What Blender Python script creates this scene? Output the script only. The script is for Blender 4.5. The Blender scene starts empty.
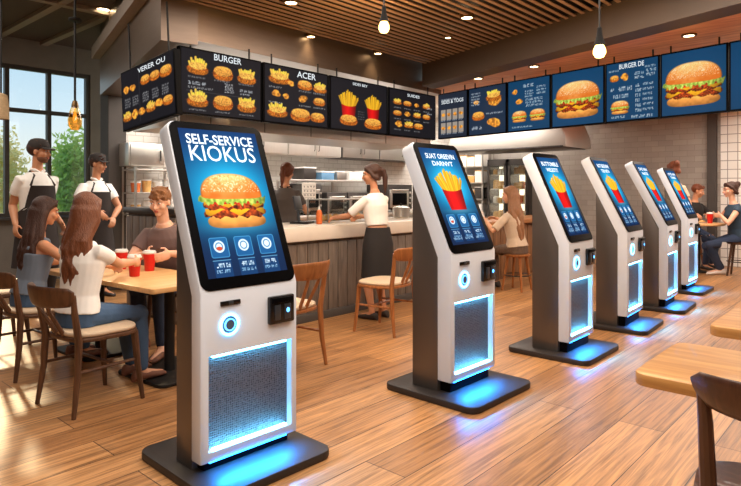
import bpy, bmesh, math, random
import numpy as np
from mathutils import Vector, Matrix

R = random.Random(11)
COL = bpy.context.scene.collection
PI = math.pi
# ------------------------------------------------------------------ camera frame
EYE = 1.3
FPX, CX, CY = 594.0, 370.5, 190.0
RT = (0.669, -0.743)     # camera right on the floor plan
FW = (0.743, 0.669)      # camera forward on the floor plan


def at(px, d, z=0.0):
    r = (px - CX) / FPX * d
    return Vector((RT[0] * r + FW[0] * d, RT[1] * r + FW[1] * d, z))


def zat(py, d):
    return EYE - (py - CY) / FPX * d


def ray(px):
    t = (px - CX) / FPX
    return (RT[0] * t + FW[0], RT[1] * t + FW[1])


def on_y(px, py, Y):
    a = ray(px); d = Y / a[1]
    return Vector((a[0] * d, Y, zat(py, d)))


def on_x(px, py, X):
    a = ray(px); d = X / a[0]
    return Vector((X, a[1] * d, zat(py, d)))


def on_z(px, py, Z):
    d = (EYE - Z) * FPX / (py - CY)
    return at(px, d, Z)


# ------------------------------------------------------------------ materials
def lin(c):
    if isinstance(c, str):
        c = tuple(int(c[i:i + 2], 16) for i in (0, 2, 4))
    c = [v / 255.0 for v in c]
    return tuple(v / 12.92 if v <= 0.04045 else ((v + 0.055) / 1.055) ** 2.4 for v in c)


def nodes(name):
    m = bpy.data.materials.new(name)
    m.use_nodes = True
    nt = m.node_tree
    return m, nt, nt.nodes['Principled BSDF'], nt.nodes['Material Output']


def L(nt, a, b):
    nt.links.new(a, b)


def mat(name, c, rough=0.5, metal=0.0, var=0.10, scale=12.0, bump=0.0, bscale=60.0, emit=None, es=0.0,
        coat=0.0, stretch=(1, 1, 1), sss=0.0):
    """procedural surface: base colour varied by noise, optional noise bump"""
    m, nt, b, out = nodes(name)
    c = lin(c)
    tc = nt.nodes.new('ShaderNodeTexCoord')
    mp = nt.nodes.new('ShaderNodeMapping')
    mp.inputs['Scale'].default_value = stretch
    L(nt, tc.outputs['Object'], mp.inputs['Vector'])
    nz = nt.nodes.new('ShaderNodeTexNoise')
    nz.inputs['Scale'].default_value = scale
    nz.inputs['Detail'].default_value = 4
    L(nt, mp.outputs['Vector'], nz.inputs['Vector'])
    mx = nt.nodes.new('ShaderNodeMix'); mx.data_type = 'RGBA'
    lo = tuple(max(0, v * (1 - var)) for v in c) + (1,)
    hi = tuple(min(1, v * (1 + var)) for v in c) + (1,)
    mx.inputs[6].default_value = lo; mx.inputs[7].default_value = hi
    L(nt, nz.outputs['Fac'], mx.inputs[0])
    L(nt, mx.outputs[2], b.inputs['Base Color'])
    b.inputs['Roughness'].default_value = rough
    b.inputs['Metallic'].default_value = metal
    if coat:
        b.inputs['Coat Weight'].default_value = coat
        b.inputs['Coat Roughness'].default_value = 0.1
    if sss:
        b.inputs['Subsurface Weight'].default_value = sss
        b.inputs['Subsurface Radius'].default_value = (0.02, 0.008, 0.004)
    if bump:
        n2 = nt.nodes.new('ShaderNodeTexNoise'); n2.inputs['Scale'].default_value = bscale
        n2.inputs['Detail'].default_value = 3
        L(nt, mp.outputs['Vector'], n2.inputs['Vector'])
        bp = nt.nodes.new('ShaderNodeBump'); bp.inputs['Strength'].default_value = bump
        bp.inputs['Distance'].default_value = 0.01
        L(nt, n2.outputs['Fac'], bp.inputs['Height'])
        L(nt, bp.outputs['Normal'], b.inputs['Normal'])
    if emit is not None:
        b.inputs['Emission Color'].default_value = lin(emit) + (1,)
        b.inputs['Emission Strength'].default_value = es
    return m


def emis(name, c, s):
    m, nt, b, out = nodes(name)
    nt.nodes.remove(b)
    e = nt.nodes.new('ShaderNodeEmission')
    e.inputs['Color'].default_value = lin(c) + (1,)
    e.inputs['Strength'].default_value = s
    L(nt, e.outputs[0], out.inputs['Surface'])
    return m


def wood(name, c1, c2, scale=3.0, rough=0.4, stretch=(1, 12, 12), coat=0.0, bump=0.15):
    m, nt, b, out = nodes(name)
    tc = nt.nodes.new('ShaderNodeTexCoord')
    mp = nt.nodes.new('ShaderNodeMapping'); mp.inputs['Scale'].default_value = stretch
    L(nt, tc.outputs['Object'], mp.inputs['Vector'])
    nz = nt.nodes.new('ShaderNodeTexNoise'); nz.inputs['Scale'].default_value = scale
    nz.inputs['Detail'].default_value = 8; nz.inputs['Distortion'].default_value = 0.6
    L(nt, mp.outputs['Vector'], nz.inputs['Vector'])
    cr = nt.nodes.new('ShaderNodeValToRGB')
    cr.color_ramp.elements[0].position = 0.32; cr.color_ramp.elements[1].position = 0.7
    cr.color_ramp.elements[0].color = lin(c1) + (1,); cr.color_ramp.elements[1].color = lin(c2) + (1,)
    L(nt, nz.outputs['Fac'], cr.inputs['Fac'])
    L(nt, cr.outputs['Color'], b.inputs['Base Color'])
    b.inputs['Roughness'].default_value = rough
    if coat:
        b.inputs['Coat Weight'].default_value = coat
    bp = nt.nodes.new('ShaderNodeBump'); bp.inputs['Strength'].default_value = bump
    bp.inputs['Distance'].default_value = 0.004
    L(nt, nz.outputs['Fac'], bp.inputs['Height']); L(nt, bp.outputs['Normal'], b.inputs['Normal'])
    return m


def tiles(name, c1, c2, grout, bw, bh, mortar=0.004, rough=0.3, offset=0.5, axis='XZ', var=0.0, bump=0.3):
    """brick-texture wall surface laid out in metres on the given world plane"""
    m, nt, b, out = nodes(name)
    tc = nt.nodes.new('ShaderNodeTexCoord')
    sp = nt.nodes.new('ShaderNodeSeparateXYZ'); cb = nt.nodes.new('ShaderNodeCombineXYZ')
    L(nt, tc.outputs['Object'], sp.inputs[0])
    L(nt, sp.outputs[axis[0]], cb.inputs['X']); L(nt, sp.outputs[axis[1]], cb.inputs['Y'])
    bt = nt.nodes.new('ShaderNodeTexBrick')
    bt.offset = offset
    bt.inputs['Scale'].default_value = 1.0
    bt.inputs['Brick Width'].default_value = bw; bt.inputs['Row Height'].default_value = bh
    bt.inputs['Mortar Size'].default_value = mortar
    bt.inputs['Color1'].default_value = lin(c1) + (1,); bt.inputs['Color2'].default_value = lin(c2) + (1,)
    bt.inputs['Mortar'].default_value = lin(grout) + (1,)
    L(nt, cb.outputs[0], bt.inputs['Vector'])
    nz = nt.nodes.new('ShaderNodeTexNoise'); nz.inputs['Scale'].default_value = 2.2; nz.inputs['Detail'].default_value = 6
    L(nt, tc.outputs['Object'], nz.inputs['Vector'])
    mx = nt.nodes.new('ShaderNodeMix'); mx.data_type = 'RGBA'; mx.blend_type = 'MULTIPLY'
    mx.inputs[0].default_value = var
    L(nt, bt.outputs['Color'], mx.inputs[6]); L(nt, nz.outputs['Color'], mx.inputs[7])
    hs = nt.nodes.new('ShaderNodeRGBToBW'); L(nt, nz.outputs['Color'], hs.inputs[0])
    L(nt, hs.outputs[0], mx.inputs[7])
    L(nt, mx.outputs[2], b.inputs['Base Color'])
    b.inputs['Roughness'].default_value = rough
    bp = nt.nodes.new('ShaderNodeBump'); bp.inputs['Strength'].default_value = bump
    bp.inputs['Distance'].default_value = 0.004; bp.invert = True
    L(nt, bt.outputs['Fac'], bp.inputs['Height']); L(nt, bp.outputs['Normal'], b.inputs['Normal'])
    return m


def floor_mat():
    m, nt, b, out = nodes('oak_planks')
    tc = nt.nodes.new('ShaderNodeTexCoord')
    bt = nt.nodes.new('ShaderNodeTexBrick'); bt.offset = 0.37
    bt.inputs['Scale'].default_value = 1.0
    bt.inputs['Brick Width'].default_value = 2.1; bt.inputs['Row Height'].default_value = 0.24
    bt.inputs['Mortar Size'].default_value = 0.003; bt.inputs['Mortar Smooth'].default_value = 0.4
    bt.inputs['Color1'].default_value = lin((198, 148, 98)) + (1,)
    bt.inputs['Color2'].default_value = lin((160, 114, 72)) + (1,)
    bt.inputs['Mortar'].default_value = lin((70, 44, 26)) + (1,)
    L(nt, tc.outputs['Object'], bt.inputs['Vector'])
    mp = nt.nodes.new('ShaderNodeMapping'); mp.inputs['Scale'].default_value = (.7, 17, 1)
    L(nt, tc.outputs['Object'], mp.inputs['Vector'])
    nz = nt.nodes.new('ShaderNodeTexNoise'); nz.inputs['Scale'].default_value = 2.2; nz.inputs['Detail'].default_value = 9
    nz.inputs['Distortion'].default_value = 1.2; nz.inputs['Roughness'].default_value = 0.6
    L(nt, mp.outputs['Vector'], nz.inputs['Vector'])
    cr = nt.nodes.new('ShaderNodeValToRGB')
    cr.color_ramp.elements[0].position = 0.3; cr.color_ramp.elements[1].position = 0.62
    cr.color_ramp.elements[0].color = (0.24, 0.19, 0.155, 1); cr.color_ramp.elements[1].color = (1.18, 1.15, 1.1, 1)
    L(nt, nz.outputs['Fac'], cr.inputs['Fac'])
    mx = nt.nodes.new('ShaderNodeMix'); mx.data_type = 'RGBA'; mx.blend_type = 'MULTIPLY'; mx.inputs[0].default_value = 0.85
    L(nt, bt.outputs['Color'], mx.inputs[6]); L(nt, cr.outputs['Color'], mx.inputs[7])
    L(nt, mx.outputs[2], b.inputs['Base Color'])
    b.inputs['Roughness'].default_value = 0.36
    rr = nt.nodes.new('ShaderNodeMapRange'); rr.inputs['To Min'].default_value = 0.28; rr.inputs['To Max'].default_value = 0.5
    L(nt, nz.outputs['Fac'], rr.inputs['Value']); L(nt, rr.outputs[0], b.inputs['Roughness'])
    bp = nt.nodes.new('ShaderNodeBump'); bp.inputs['Strength'].default_value = 0.25; bp.inputs['Distance'].default_value = 0.004
    bp.invert = True
    L(nt, bt.outputs['Fac'], bp.inputs['Height'])
    b2 = nt.nodes.new('ShaderNodeBump'); b2.inputs['Strength'].default_value = 0.12; b2.inputs['Distance'].default_value = 0.004
    L(nt, nz.outputs['Fac'], b2.inputs['Height']); L(nt, bp.outputs['Normal'], b2.inputs['Normal'])
    L(nt, b2.outputs['Normal'], b.inputs['Normal'])
    return m


def picture_mat(name, strength, gloss=True):
    """lit screen: colours come from the mesh's own colour attribute"""
    m, nt, b, out = nodes(name)
    a = nt.nodes.new('ShaderNodeVertexColor'); a.layer_name = 'Col'
    b.inputs['Base Color'].default_value = (0.01, 0.01, 0.012, 1)
    b.inputs['Roughness'].default_value = 0.35
    b.inputs['Specular IOR Level'].default_value = 0.0
    L(nt, a.outputs['Color'], b.inputs['Emission Color'])
    b.inputs['Emission Strength'].default_value = strength
    return m


def glass_mat(name, tint=(1, 1, 1), mixf=0.08):
    m, nt, b, out = nodes(name)
    nt.nodes.remove(b)
    t = nt.nodes.new('ShaderNodeBsdfTransparent'); t.inputs['Color'].default_value = tint + (1,)
    g = nt.nodes.new('ShaderNodeBsdfGlossy'); g.inputs['Roughness'].default_value = 0.03
    mx = nt.nodes.new('ShaderNodeMixShader'); mx.inputs[0].default_value = mixf
    L(nt, t.outputs[0], mx.inputs[1]); L(nt, g.outputs[0], mx.inputs[2]); L(nt, mx.outputs[0], out.inputs['Surface'])
    return m


def perforated_mat():
    m, nt, b, out = nodes('perforated_steel')
    tc = nt.nodes.new('ShaderNodeTexCoord')
    vo = nt.nodes.new('ShaderNodeTexVoronoi'); vo.inputs['Scale'].default_value = 95
    vo.inputs['Randomness'].default_value = 0.25
    L(nt, tc.outputs['Object'], vo.inputs['Vector'])
    cr = nt.nodes.new('ShaderNodeValToRGB')
    cr.color_ramp.elements[0].position = 0.25; cr.color_ramp.elements[1].position = 0.5
    cr.color_ramp.elements[0].color = lin((30, 28, 29)) + (1,); cr.color_ramp.elements[1].color = lin((112, 106, 106)) + (1,)
    L(nt, vo.outputs['Distance'], cr.inputs['Fac']); L(nt, cr.outputs['Color'], b.inputs['Base Color'])
    b.inputs['Metallic'].default_value = 0.55; b.inputs['Roughness'].default_value = 0.5
    bp = nt.nodes.new('ShaderNodeBump'); bp.inputs['Strength'].default_value = 0.9; bp.inputs['Distance'].default_value = 0.006
    L(nt, vo.outputs['Distance'], bp.inputs['Height']); L(nt, bp.outputs['Normal'], b.inputs['Normal'])
    return m


M = {}


# ------------------------------------------------------------------ mesh builder
class MB:
    def __init__(self):
        self.bm = bmesh.new()

    def box(self, c, s, rz=0.0, bev=0.0, mtx=None):
        bm = self.bm
        x, y, z = s[0] / 2, s[1] / 2, s[2] / 2
        T = Matrix.Translation(Vector(c)) @ (Matrix.Rotation(rz, 4, 'Z') if mtx is None else mtx)
        vs = [bm.verts.new(T @ Vector(p)) for p in
              [(-x, -y, -z), (x, -y, -z), (x, y, -z), (-x, y, -z), (-x, -y, z), (x, -y, z), (x, y, z), (-x, y, z)]]
        fs = [bm.faces.new([vs[i] for i in f]) for f in
              [(3, 2, 1, 0), (4, 5, 6, 7), (0, 1, 5, 4), (1, 2, 6, 5), (2, 3, 7, 6), (3, 0, 4, 7)]]
        if bev:
            es = list({e for f in fs for e in f.edges})
            bmesh.ops.bevel(bm, geom=es, offset=min(bev, min(s) * 0.45), segments=2, affect='EDGES', profile=0.5)
        return self

    def quad(self, a, b, c, d):
        self.bm.faces.new([self.bm.verts.new(Vector(p)) for p in (a, b, c, d)])
        return self

    def tube(self, pts, rad, n=10, cap='flat', flat=None):
        """swept tube; rad a number or one per point; cap 'round' closes with domes; flat=(axis vec, factor) squashes"""
        pts = [Vector(p) for p in pts]
        if not hasattr(rad, '__len__'):
            rad = [rad] * len(pts)
        rad = list(rad)
        if cap == 'round':
            d0 = (pts[0] - pts[1]).normalized(); d1 = (pts[-1] - pts[-2]).normalized()
            p0, p1, r0, r1 = pts[0], pts[-1], rad[0], rad[-1]
            pre = [(p0 + d0 * r0 * math.sin(t), r0 * math.cos(t)) for t in (1.45, 1.0, 0.5)]
            post = [(p1 + d1 * r1 * math.sin(t), r1 * math.cos(t)) for t in (0.5, 1.0, 1.45)]
            pts = [p for p, r in pre] + pts + [p for p, r in post]
            rad = [r for p, r in pre] + rad + [r for p, r in post]
        rings = []
        t = (pts[1] - pts[0]).normalized()
        up = Vector((0, 0, 1)) if abs(t.z) < 0.9 else Vector((1, 0, 0))
        nrm = (up - t * up.dot(t)).normalized()
        for i, p in enumerate(pts):
            if i == 0: tt = pts[1] - pts[0]
            elif i == len(pts) - 1: tt = pts[-1] - pts[-2]
            else: tt = (pts[i + 1] - pts[i]).normalized() + (pts[i] - pts[i - 1]).normalized()
            if tt.length < 1e-9: tt = t
            t = tt.normalized()
            nrm = nrm - t * nrm.dot(t)
            if nrm.length < 1e-6: nrm = t.orthogonal()
            nrm.normalize()
            bn = t.cross(nrm)
            ring = []
            for k in range(n):
                a = 2 * PI * k / n
                o = nrm * math.cos(a) * rad[i] + bn * math.sin(a) * rad[i]
                if flat is not None:
                    ax = Vector(flat[0]); o = o - ax * o.dot(ax) * (1 - flat[1])
                ring.append(self.bm.verts.new(p + o))
            rings.append(ring)
        self._skin(rings)
        return self

    def _skin(self, rings, closed=True):
        n = len(rings[0])
        for a, b in zip(rings, rings[1:]):
            for k in range(n):
                self.bm.faces.new([a[k], a[(k + 1) % n], b[(k + 1) % n], b[k]])
        if closed:
            self.bm.faces.new(list(reversed(rings[0])))
            self.bm.faces.new(rings[-1])

    def loft(self, rings, closed=True):
        self._skin([[self.bm.verts.new(Vector(p)) for p in r] for r in rings], closed)
        return self

    def lathe(self, prof, c=(0, 0, 0), n=20, mtx=None, closed=True):
        T = Matrix.Translation(Vector(c)) @ (mtx if mtx is not None else Matrix())
        rings = [[self.bm.verts.new(T @ Vector((max(r, 1e-4) * math.cos(2 * PI * k / n), max(r, 1e-4) * math.sin(2 * PI * k / n), z)))
                  for k in range(n)] for r, z in prof]
        self._skin(rings, closed)
        return self

    def ell(self, c, r, mtx=None, n=16, m=10):
        if not hasattr(r, '__len__'): r = (r, r, r)
        T = Matrix.Translation(Vector(c)) @ (mtx.to_4x4() if mtx is not None else Matrix())
        rings = []
        for j in range(m + 1):
            ph = -PI / 2 + PI * min(max(j / m, 0.01), 0.99)
            rings.append([self.bm.verts.new(T @ Vector((r[0] * math.cos(ph) * math.cos(2 * PI * k / n),
                                                         r[1] * math.cos(ph) * math.sin(2 * PI * k / n), r[2] * math.sin(ph)))) for k in range(n)])
        self._skin(rings)
        return self

    def prism(self, poly, lo, hi, axes='XYZ', bev=0.0, seg=2):
        """extrude a 2d polygon along the third axis; axes names the axes of (u, v, extrusion)"""
        ix = ['XYZ'.index(a) for a in axes]

        def P(u, v, w):
            p = [0, 0, 0]; p[ix[0]] = u; p[ix[1]] = v; p[ix[2]] = w
            return p
        A = [self.bm.verts.new(P(u, v, lo)) for u, v in poly]
        B = [self.bm.verts.new(P(u, v, hi)) for u, v in poly]
        n = len(poly)
        fs = [self.bm.faces.new(list(reversed(A))), self.bm.faces.new(B)]
        for k in range(n):
            fs.append(self.bm.faces.new([A[k], A[(k + 1) % n], B[(k + 1) % n], B[k]]))
        bmesh.ops.recalc_face_normals(self.bm, faces=fs)
        if bev:
            es = list({e for f in fs[:2] for e in f.edges})
            bmesh.ops.bevel(self.bm, geom=es, offset=bev, segments=seg, affect='EDGES', profile=0.5)
        return self

    def xform(self, mtx):
        bmesh.ops.transform(self.bm, matrix=mtx, verts=self.bm.verts)
        return self

    def mesh(self, name, m=None, smooth=35):
        bmesh.ops.recalc_face_normals(self.bm, faces=self.bm.faces)
        me = bpy.data.meshes.new(name)
        self.bm.to_mesh(me); self.bm.free()
        if m is not None: me.materials.append(m)
        if smooth:
            me.shade_smooth()
            me.set_sharp_from_angle(angle=math.radians(smooth))
        return me

    def build(self, name, m, parent=None, loc=None, smooth=35):
        return link(name, self.mesh(name, m, smooth), parent, loc)


def link(name, me, parent=None, loc=None):
    o = bpy.data.objects.new(name, me)
    COL.objects.link(o)
    if parent is not None: o.parent = parent
    if loc is not None: o.location = loc
    return o


def rrect(w, h, r, n=5, cx=0, cy=0):
    out = []
    for sx, sy, a0 in ((1, -1, -90), (1, 1, 0), (-1, 1, 90), (-1, -1, 180)):
        for k in range(n + 1):
            a = math.radians(a0 + 90 * k / n)
            out.append((cx + sx * (w / 2 - r) + r * math.cos(a), cy + sy * (h / 2 - r) + r * math.sin(a)))
    return out


def tag(o, label, cat, group=None):
    o['label'] = label; o['category'] = cat
    if group: o['group'] = group
    return o


def thing(name, label, cat, loc=(0, 0, 0), rz=0.0, group=None):
    o = bpy.data.objects.new(name, None)
    o.empty_display_size = 0.1
    COL.objects.link(o)
    o.location = loc; o.rotation_euler = (0, 0, rz)
    return tag(o, label, cat, group)


def struct(name, mb, m, smooth=35):
    o = mb.build(name, m, smooth=smooth)
    o['kind'] = 'structure'
    return o


def dup(o, loc, rz, label, parent=None):
    c = o.copy(); COL.objects.link(c)
    if parent is None:
        c.location = loc; c.rotation_euler = (0, 0, rz); c['label'] = label
    else:
        c.parent = parent
    for ch in list(o.children):
        dup(ch, None, 0, None, c)
    return c


def remesh(mb, voxel, it=3, fac=0.5):
    """fuse overlapping closed shapes into one continuous skin"""
    bmesh.ops.recalc_face_normals(mb.bm, faces=mb.bm.faces)
    me = bpy.data.meshes.new('tmp'); mb.bm.to_mesh(me); mb.bm.free()
    o = bpy.data.objects.new('tmp', me); COL.objects.link(o)
    r = o.modifiers.new('r', 'REMESH'); r.mode = 'VOXEL'; r.voxel_size = voxel; r.use_smooth_shade = True
    if it:
        s = o.modifiers.new('s', 'SMOOTH'); s.factor = fac; s.iterations = it
    dg = bpy.context.evaluated_depsgraph_get()
    out = bpy.data.meshes.new_from_object(o.evaluated_get(dg))
    bpy.data.objects.remove(o); bpy.data.meshes.remove(me)
    out.shade_smooth()
    return out


def text_mesh(s, w, h, bold=0.0, m=None, name='lettering', spacing=1.0):
    """lettering fitted into w x h, centred on the origin, in the XY plane"""
    cu = bpy.data.curves.new('t', 'FONT')
    cu.body = s; cu.offset = bold; cu.resolution_u = 3; cu.space_character = spacing
    o = bpy.data.objects.new('t', cu); COL.objects.link(o)
    dg = bpy.context.evaluated_depsgraph_get()
    me = bpy.data.meshes.new_from_object(o.evaluated_get(dg))
    bpy.data.objects.remove(o); bpy.data.curves.remove(cu)
    n = len(me.vertices)
    co = np.empty(n * 3); me.vertices.foreach_get('co', co); co = co.reshape(-1, 3)
    lo, hi = co.min(0), co.max(0)
    co[:, 0] = (co[:, 0] - (lo[0] + hi[0]) / 2) * w / (hi[0] - lo[0])
    co[:, 1] = (co[:, 1] - (lo[1] + hi[1]) / 2) * h / (hi[1] - lo[1])
    co[:, 2] = 0
    me.vertices.foreach_set('co', co.ravel())
    me.materials.clear()
    if m is not None: me.materials.append(m)
    return me


def mesh_xform(me, mtx):
    me.transform(mtx)
    return me


def join_meshes(meshes):
    bm = bmesh.new()
    for me in meshes:
        bm.from_mesh(me)
    out = bpy.data.meshes.new('joined'); bm.to_mesh(out); bm.free()
    out.materials.append(meshes[0].materials[0])
    return out
# ------------------------------------------------------------------ pictures on screens (vertex-colour painter)
class Pic:
    def __init__(self, w, h, bg=(20, 22, 28), seed=1):
        self.w, self.h = w, h
        self.asp = w / h
        y, x = np.mgrid[0:h, 0:w]
        self.X = (x + 0.5) / h; self.Y = (y + 0.5) / h
        self.px = 1.0 / h
        self.C = np.ones((h, w, 3)) * np.array(bg, float)
        self.rng = np.random.default_rng(seed)

    def blend(self, a, c):
        a = np.clip(a, 0, 1)[..., None]
        self.C = self.C * (1 - a) + np.asarray(c, float) * a

    def noise(self, k, seed=0):
        g = np.random.default_rng(seed).random((int(k) + 3, int(k * max(1, self.asp)) + 3))
        u = self.X * k; v = self.Y * k
        i = np.clip(u.astype(int), 0, g.shape[1] - 2); j = np.clip(v.astype(int), 0, g.shape[0] - 2)
        fu = u - i; fv = v - j
        fu = fu * fu * (3 - 2 * fu); fv = fv * fv * (3 - 2 * fv)
        return (g[j, i] * (1 - fu) + g[j, i + 1] * fu) * (1 - fv) + (g[j + 1, i] * (1 - fu) + g[j + 1, i + 1] * fu) * fv

    def fill(self, sd, c, soft=1.0):
        self.blend(0.5 - sd / (self.px * soft), c)

    def ell(self, cx, cy, rx, ry, p=2.0):
        q = (np.abs((self.X - cx) / rx) ** p + np.abs((self.Y - cy) / ry) ** p) ** (1 / p)
        return (q - 1) * min(rx, ry)

    def rect(self, x0, y0, x1, y1, r=0.0):
        dx = np.maximum(x0 + r - self.X, self.X - x1 + r); dy = np.maximum(y0 + r - self.Y, self.Y - y1 + r)
        return np.hypot(np.maximum(dx, 0), np.maximum(dy, 0)) + np.minimum(np.maximum(dx, dy), 0) - r

    def glow(self, cx, cy, rx, ry, c, k=1.0):
        q = np.hypot((self.X - cx) / rx, (self.Y - cy) / ry)
        self.blend(k * np.exp(-q * q * 1.6), c)

    def line(self, x0, y0, x1, y1, w, c):
        dx, dy = x1 - x0, y1 - y0
        l2 = dx * dx + dy * dy + 1e-9
        t = np.clip(((self.X - x0) * dx + (self.Y - y0) * dy) / l2, 0, 1)
        d = np.hypot(self.X - x0 - t * dx, self.Y - y0 - t * dy)
        self.fill(d - w, c, 1.2)

    def squiggle(self, x, y, w, h, c=(215, 220, 225), a=0.8):
        """an unreadable row of small print"""
        cx = x; rng = self.rng
        while cx < x + w - h * 0.4:
            n = rng.integers(2, 6)
            for _ in range(n):
                if cx > x + w - h * 0.4: break
                cw = h * rng.uniform(0.4, 0.62)
                for s in range(3):
                    k = rng.integers(0, 5)
                    if k == 0: r_ = self.rect(cx, y, cx + cw * 0.28, y + h)
                    elif k == 1: r_ = self.rect(cx + cw * 0.6, y, cx + cw * 0.85, y + h)
                    elif k == 2: r_ = self.rect(cx, y, cx + cw * 0.85, y + h * 0.25)
                    elif k == 3: r_ = self.rect(cx, y + h * 0.4, cx + cw * 0.85, y + h * 0.62)
                    else: r_ = self.rect(cx, y + h * 0.78, cx + cw * 0.85, y + h)
                    self.blend(np.clip(0.5 - r_ / self.px, 0, 1) * a, c)
                cx += cw
            cx += h * 0.5

    # --- food
    def burger(self, cx, cy, w, tall=1.0, deluxe=True):
        """cx,cy centre; w half width"""
        X, Y = (self.X - cx) / w, (self.Y - cy) / (w * tall)
        nz = self.noise(26, 3); n2 = self.noise(64, 4); n3 = self.noise(120, 8); n4 = self.noise(15, 12)
        sh = 1 - 0.38 * np.clip(np.abs(X + .08), 0, 1.1) ** 2.6

        def F(sd, c, soft=1.3):
            self.blend(0.5 - sd * w / (self.px * soft), c)

        def S(c, v): return np.asarray(c)[None, None, :] * v[..., None]
        # bottom bun
        q = np.abs(X / 0.88) ** 4 + np.abs((Y - 0.58) / 0.19) ** 2.4
        F((q - 1) * 0.12, S((238, 164, 84), (1.15 - 1.5 * np.clip(Y - 0.52, -.1, .3)) * sh * (0.92 + .16 * nz)))
        for k, (py, pw) in enumerate(((0.35, 0.95), (0.14, 0.93)) if deluxe else ((0.28, 0.95),)):
            wob = 0.025 * np.sin(X * 15 + k * 2) + 0.05 * (n2 - .5)
            q = np.abs(X / pw) ** 7 + np.abs((Y - py + wob) / 0.125) ** 2.4
            F((q - 1) * 0.08, S((150, 66, 26), (0.45 + 1.0 * n2 + .25 * n3) * sh * (1.1 - 1.6 * (Y - py))))
            u_ = (X * 1.15 + 0.33 * k + 2.4) % 1.0
            tri = np.abs(u_ - 0.5) * 2
            edge = py - 0.085 + 0.17 * np.clip(1 - tri * 1.15, 0, 1) + .01 * np.sin(X * 9)
            m_ = np.maximum(np.maximum(Y - edge, py - 0.125 - Y), np.abs(X) - 0.90)
            F(m_, S((255, 186, 40), sh * (1.02 - .9 * np.clip(Y - py + .1, 0, .3) + .1 * nz)))
        # lettuce frill, with tomato behind
        yy = 0.0 if deluxe else 0.06
        wv = 0.045 * np.sin(X * 19) + 0.03 * np.sin(X * 43 + 1) + .04 * (n2 - .5)
        q = np.abs(X / 0.84) ** 6 + np.abs((Y - yy - .04) / 0.07) ** 2
        F((q - 1) * 0.05, S((214, 66, 36), (0.75 + .5 * nz) * sh))
        q = np.abs(X / 1.04) ** 9 + np.abs((Y - yy + .03 + wv) / 0.125) ** 2
        fr = .5 + .5 * np.sin(X * 40 + 6 * n4)
        g = np.clip(.35 + .55 * n2 + .3 * fr - .5 * (Y - yy), 0, 1)[..., None]
        F((q - 1) * 0.07, (np.array((74, 120, 22)) * (1 - g) + np.array((224, 236, 120)) * g) * np.clip(sh + .1, 0, 1)[..., None])
        # top bun
        top = -0.13
        yb = np.clip((top - Y) / 0.66, 0, 1)
        q = np.where(Y < top, (np.abs(X / 0.93) ** 2.5 + np.abs((Y - top) / 0.64) ** 2.3), (np.abs(X / 0.93) ** 5 + np.abs((Y - top) / 0.09) ** 2))
        lit = 0.70 + 0.5 * np.clip(yb * 1.1 + .1 - 0.55 * np.abs(X + .12) ** 1.4, -.25, 1) + .16 * (nz - .5)
        c0 = np.array((214, 122, 48)); c1 = np.array((255, 206, 138)); t = np.clip((lit - .62) * 1.7, 0, 1)[..., None]
        F((q - 1) * 0.15, (c0 * (1 - t) + c1 * t) * np.clip(1.06 - .25 * (q > .8) * (q - .8) * 4, .6, 1.1)[..., None])
        sd = np.clip((n3 - 0.62) * 6, 0, 1) * (Y < top - 0.10) * (q < 0.9)
        self.blend(sd * 0.8 * (n4 * .7 + .45), (255, 240, 206))
        sd = np.clip((.3 - n3) * 5, 0, 1) * (Y < top - 0.10) * (q < 0.9)
        self.blend(sd * 0.35, (176, 92, 34))

    def fries(self, cx, cy, w, h, red=True):
        """cy = top of the box, w half width of the box, h box height"""
        r = np.random.default_rng(5)
        n = self.noise(40, 6)
        for k in range(26):
            t = (k + 0.5) / 26 * 2 - 1
            t = (t * 7 % 2) - 1
            ln = h * (0.95 - 0.45 * abs(t)) * r.uniform(0.75, 1.08)
            x0 = cx + t * w * 0.85; x1 = cx + t * w * 1.35 + r.uniform(-.1, .1) * w
            v = r.uniform(0.82, 1.06)
            self.line(x0, cy + 0.1 * h, x1, cy - ln, w * 0.085, (252 * min(v, 1), 200 * v, 52 * v))
            self.line(x0 + w * .05, cy + 0.1 * h, x1 + w * .05, cy - ln * .96, w * 0.02, (206, 140, 24))
        yy = (self.Y - cy) / h
        half = w * (1.02 - 0.22 * np.clip(yy, 0, 1))
        topc = cy + 0.10 * h * (1 - np.clip(((self.X - cx) / w), -1, 1) ** 2)
        sd = np.maximum(np.maximum(np.abs(self.X - cx) - half, topc - self.Y), self.Y - cy - h)
        xx = (self.X - cx) / w
        sh = np.clip(1.05 - 0.45 * np.abs(xx + .15) ** 1.5, 0.3, 1.1)
        self.blend(0.5 - sd / (self.px * 1.3), np.array((226, 26, 26))[None, None, :] * sh[..., None])

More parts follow.
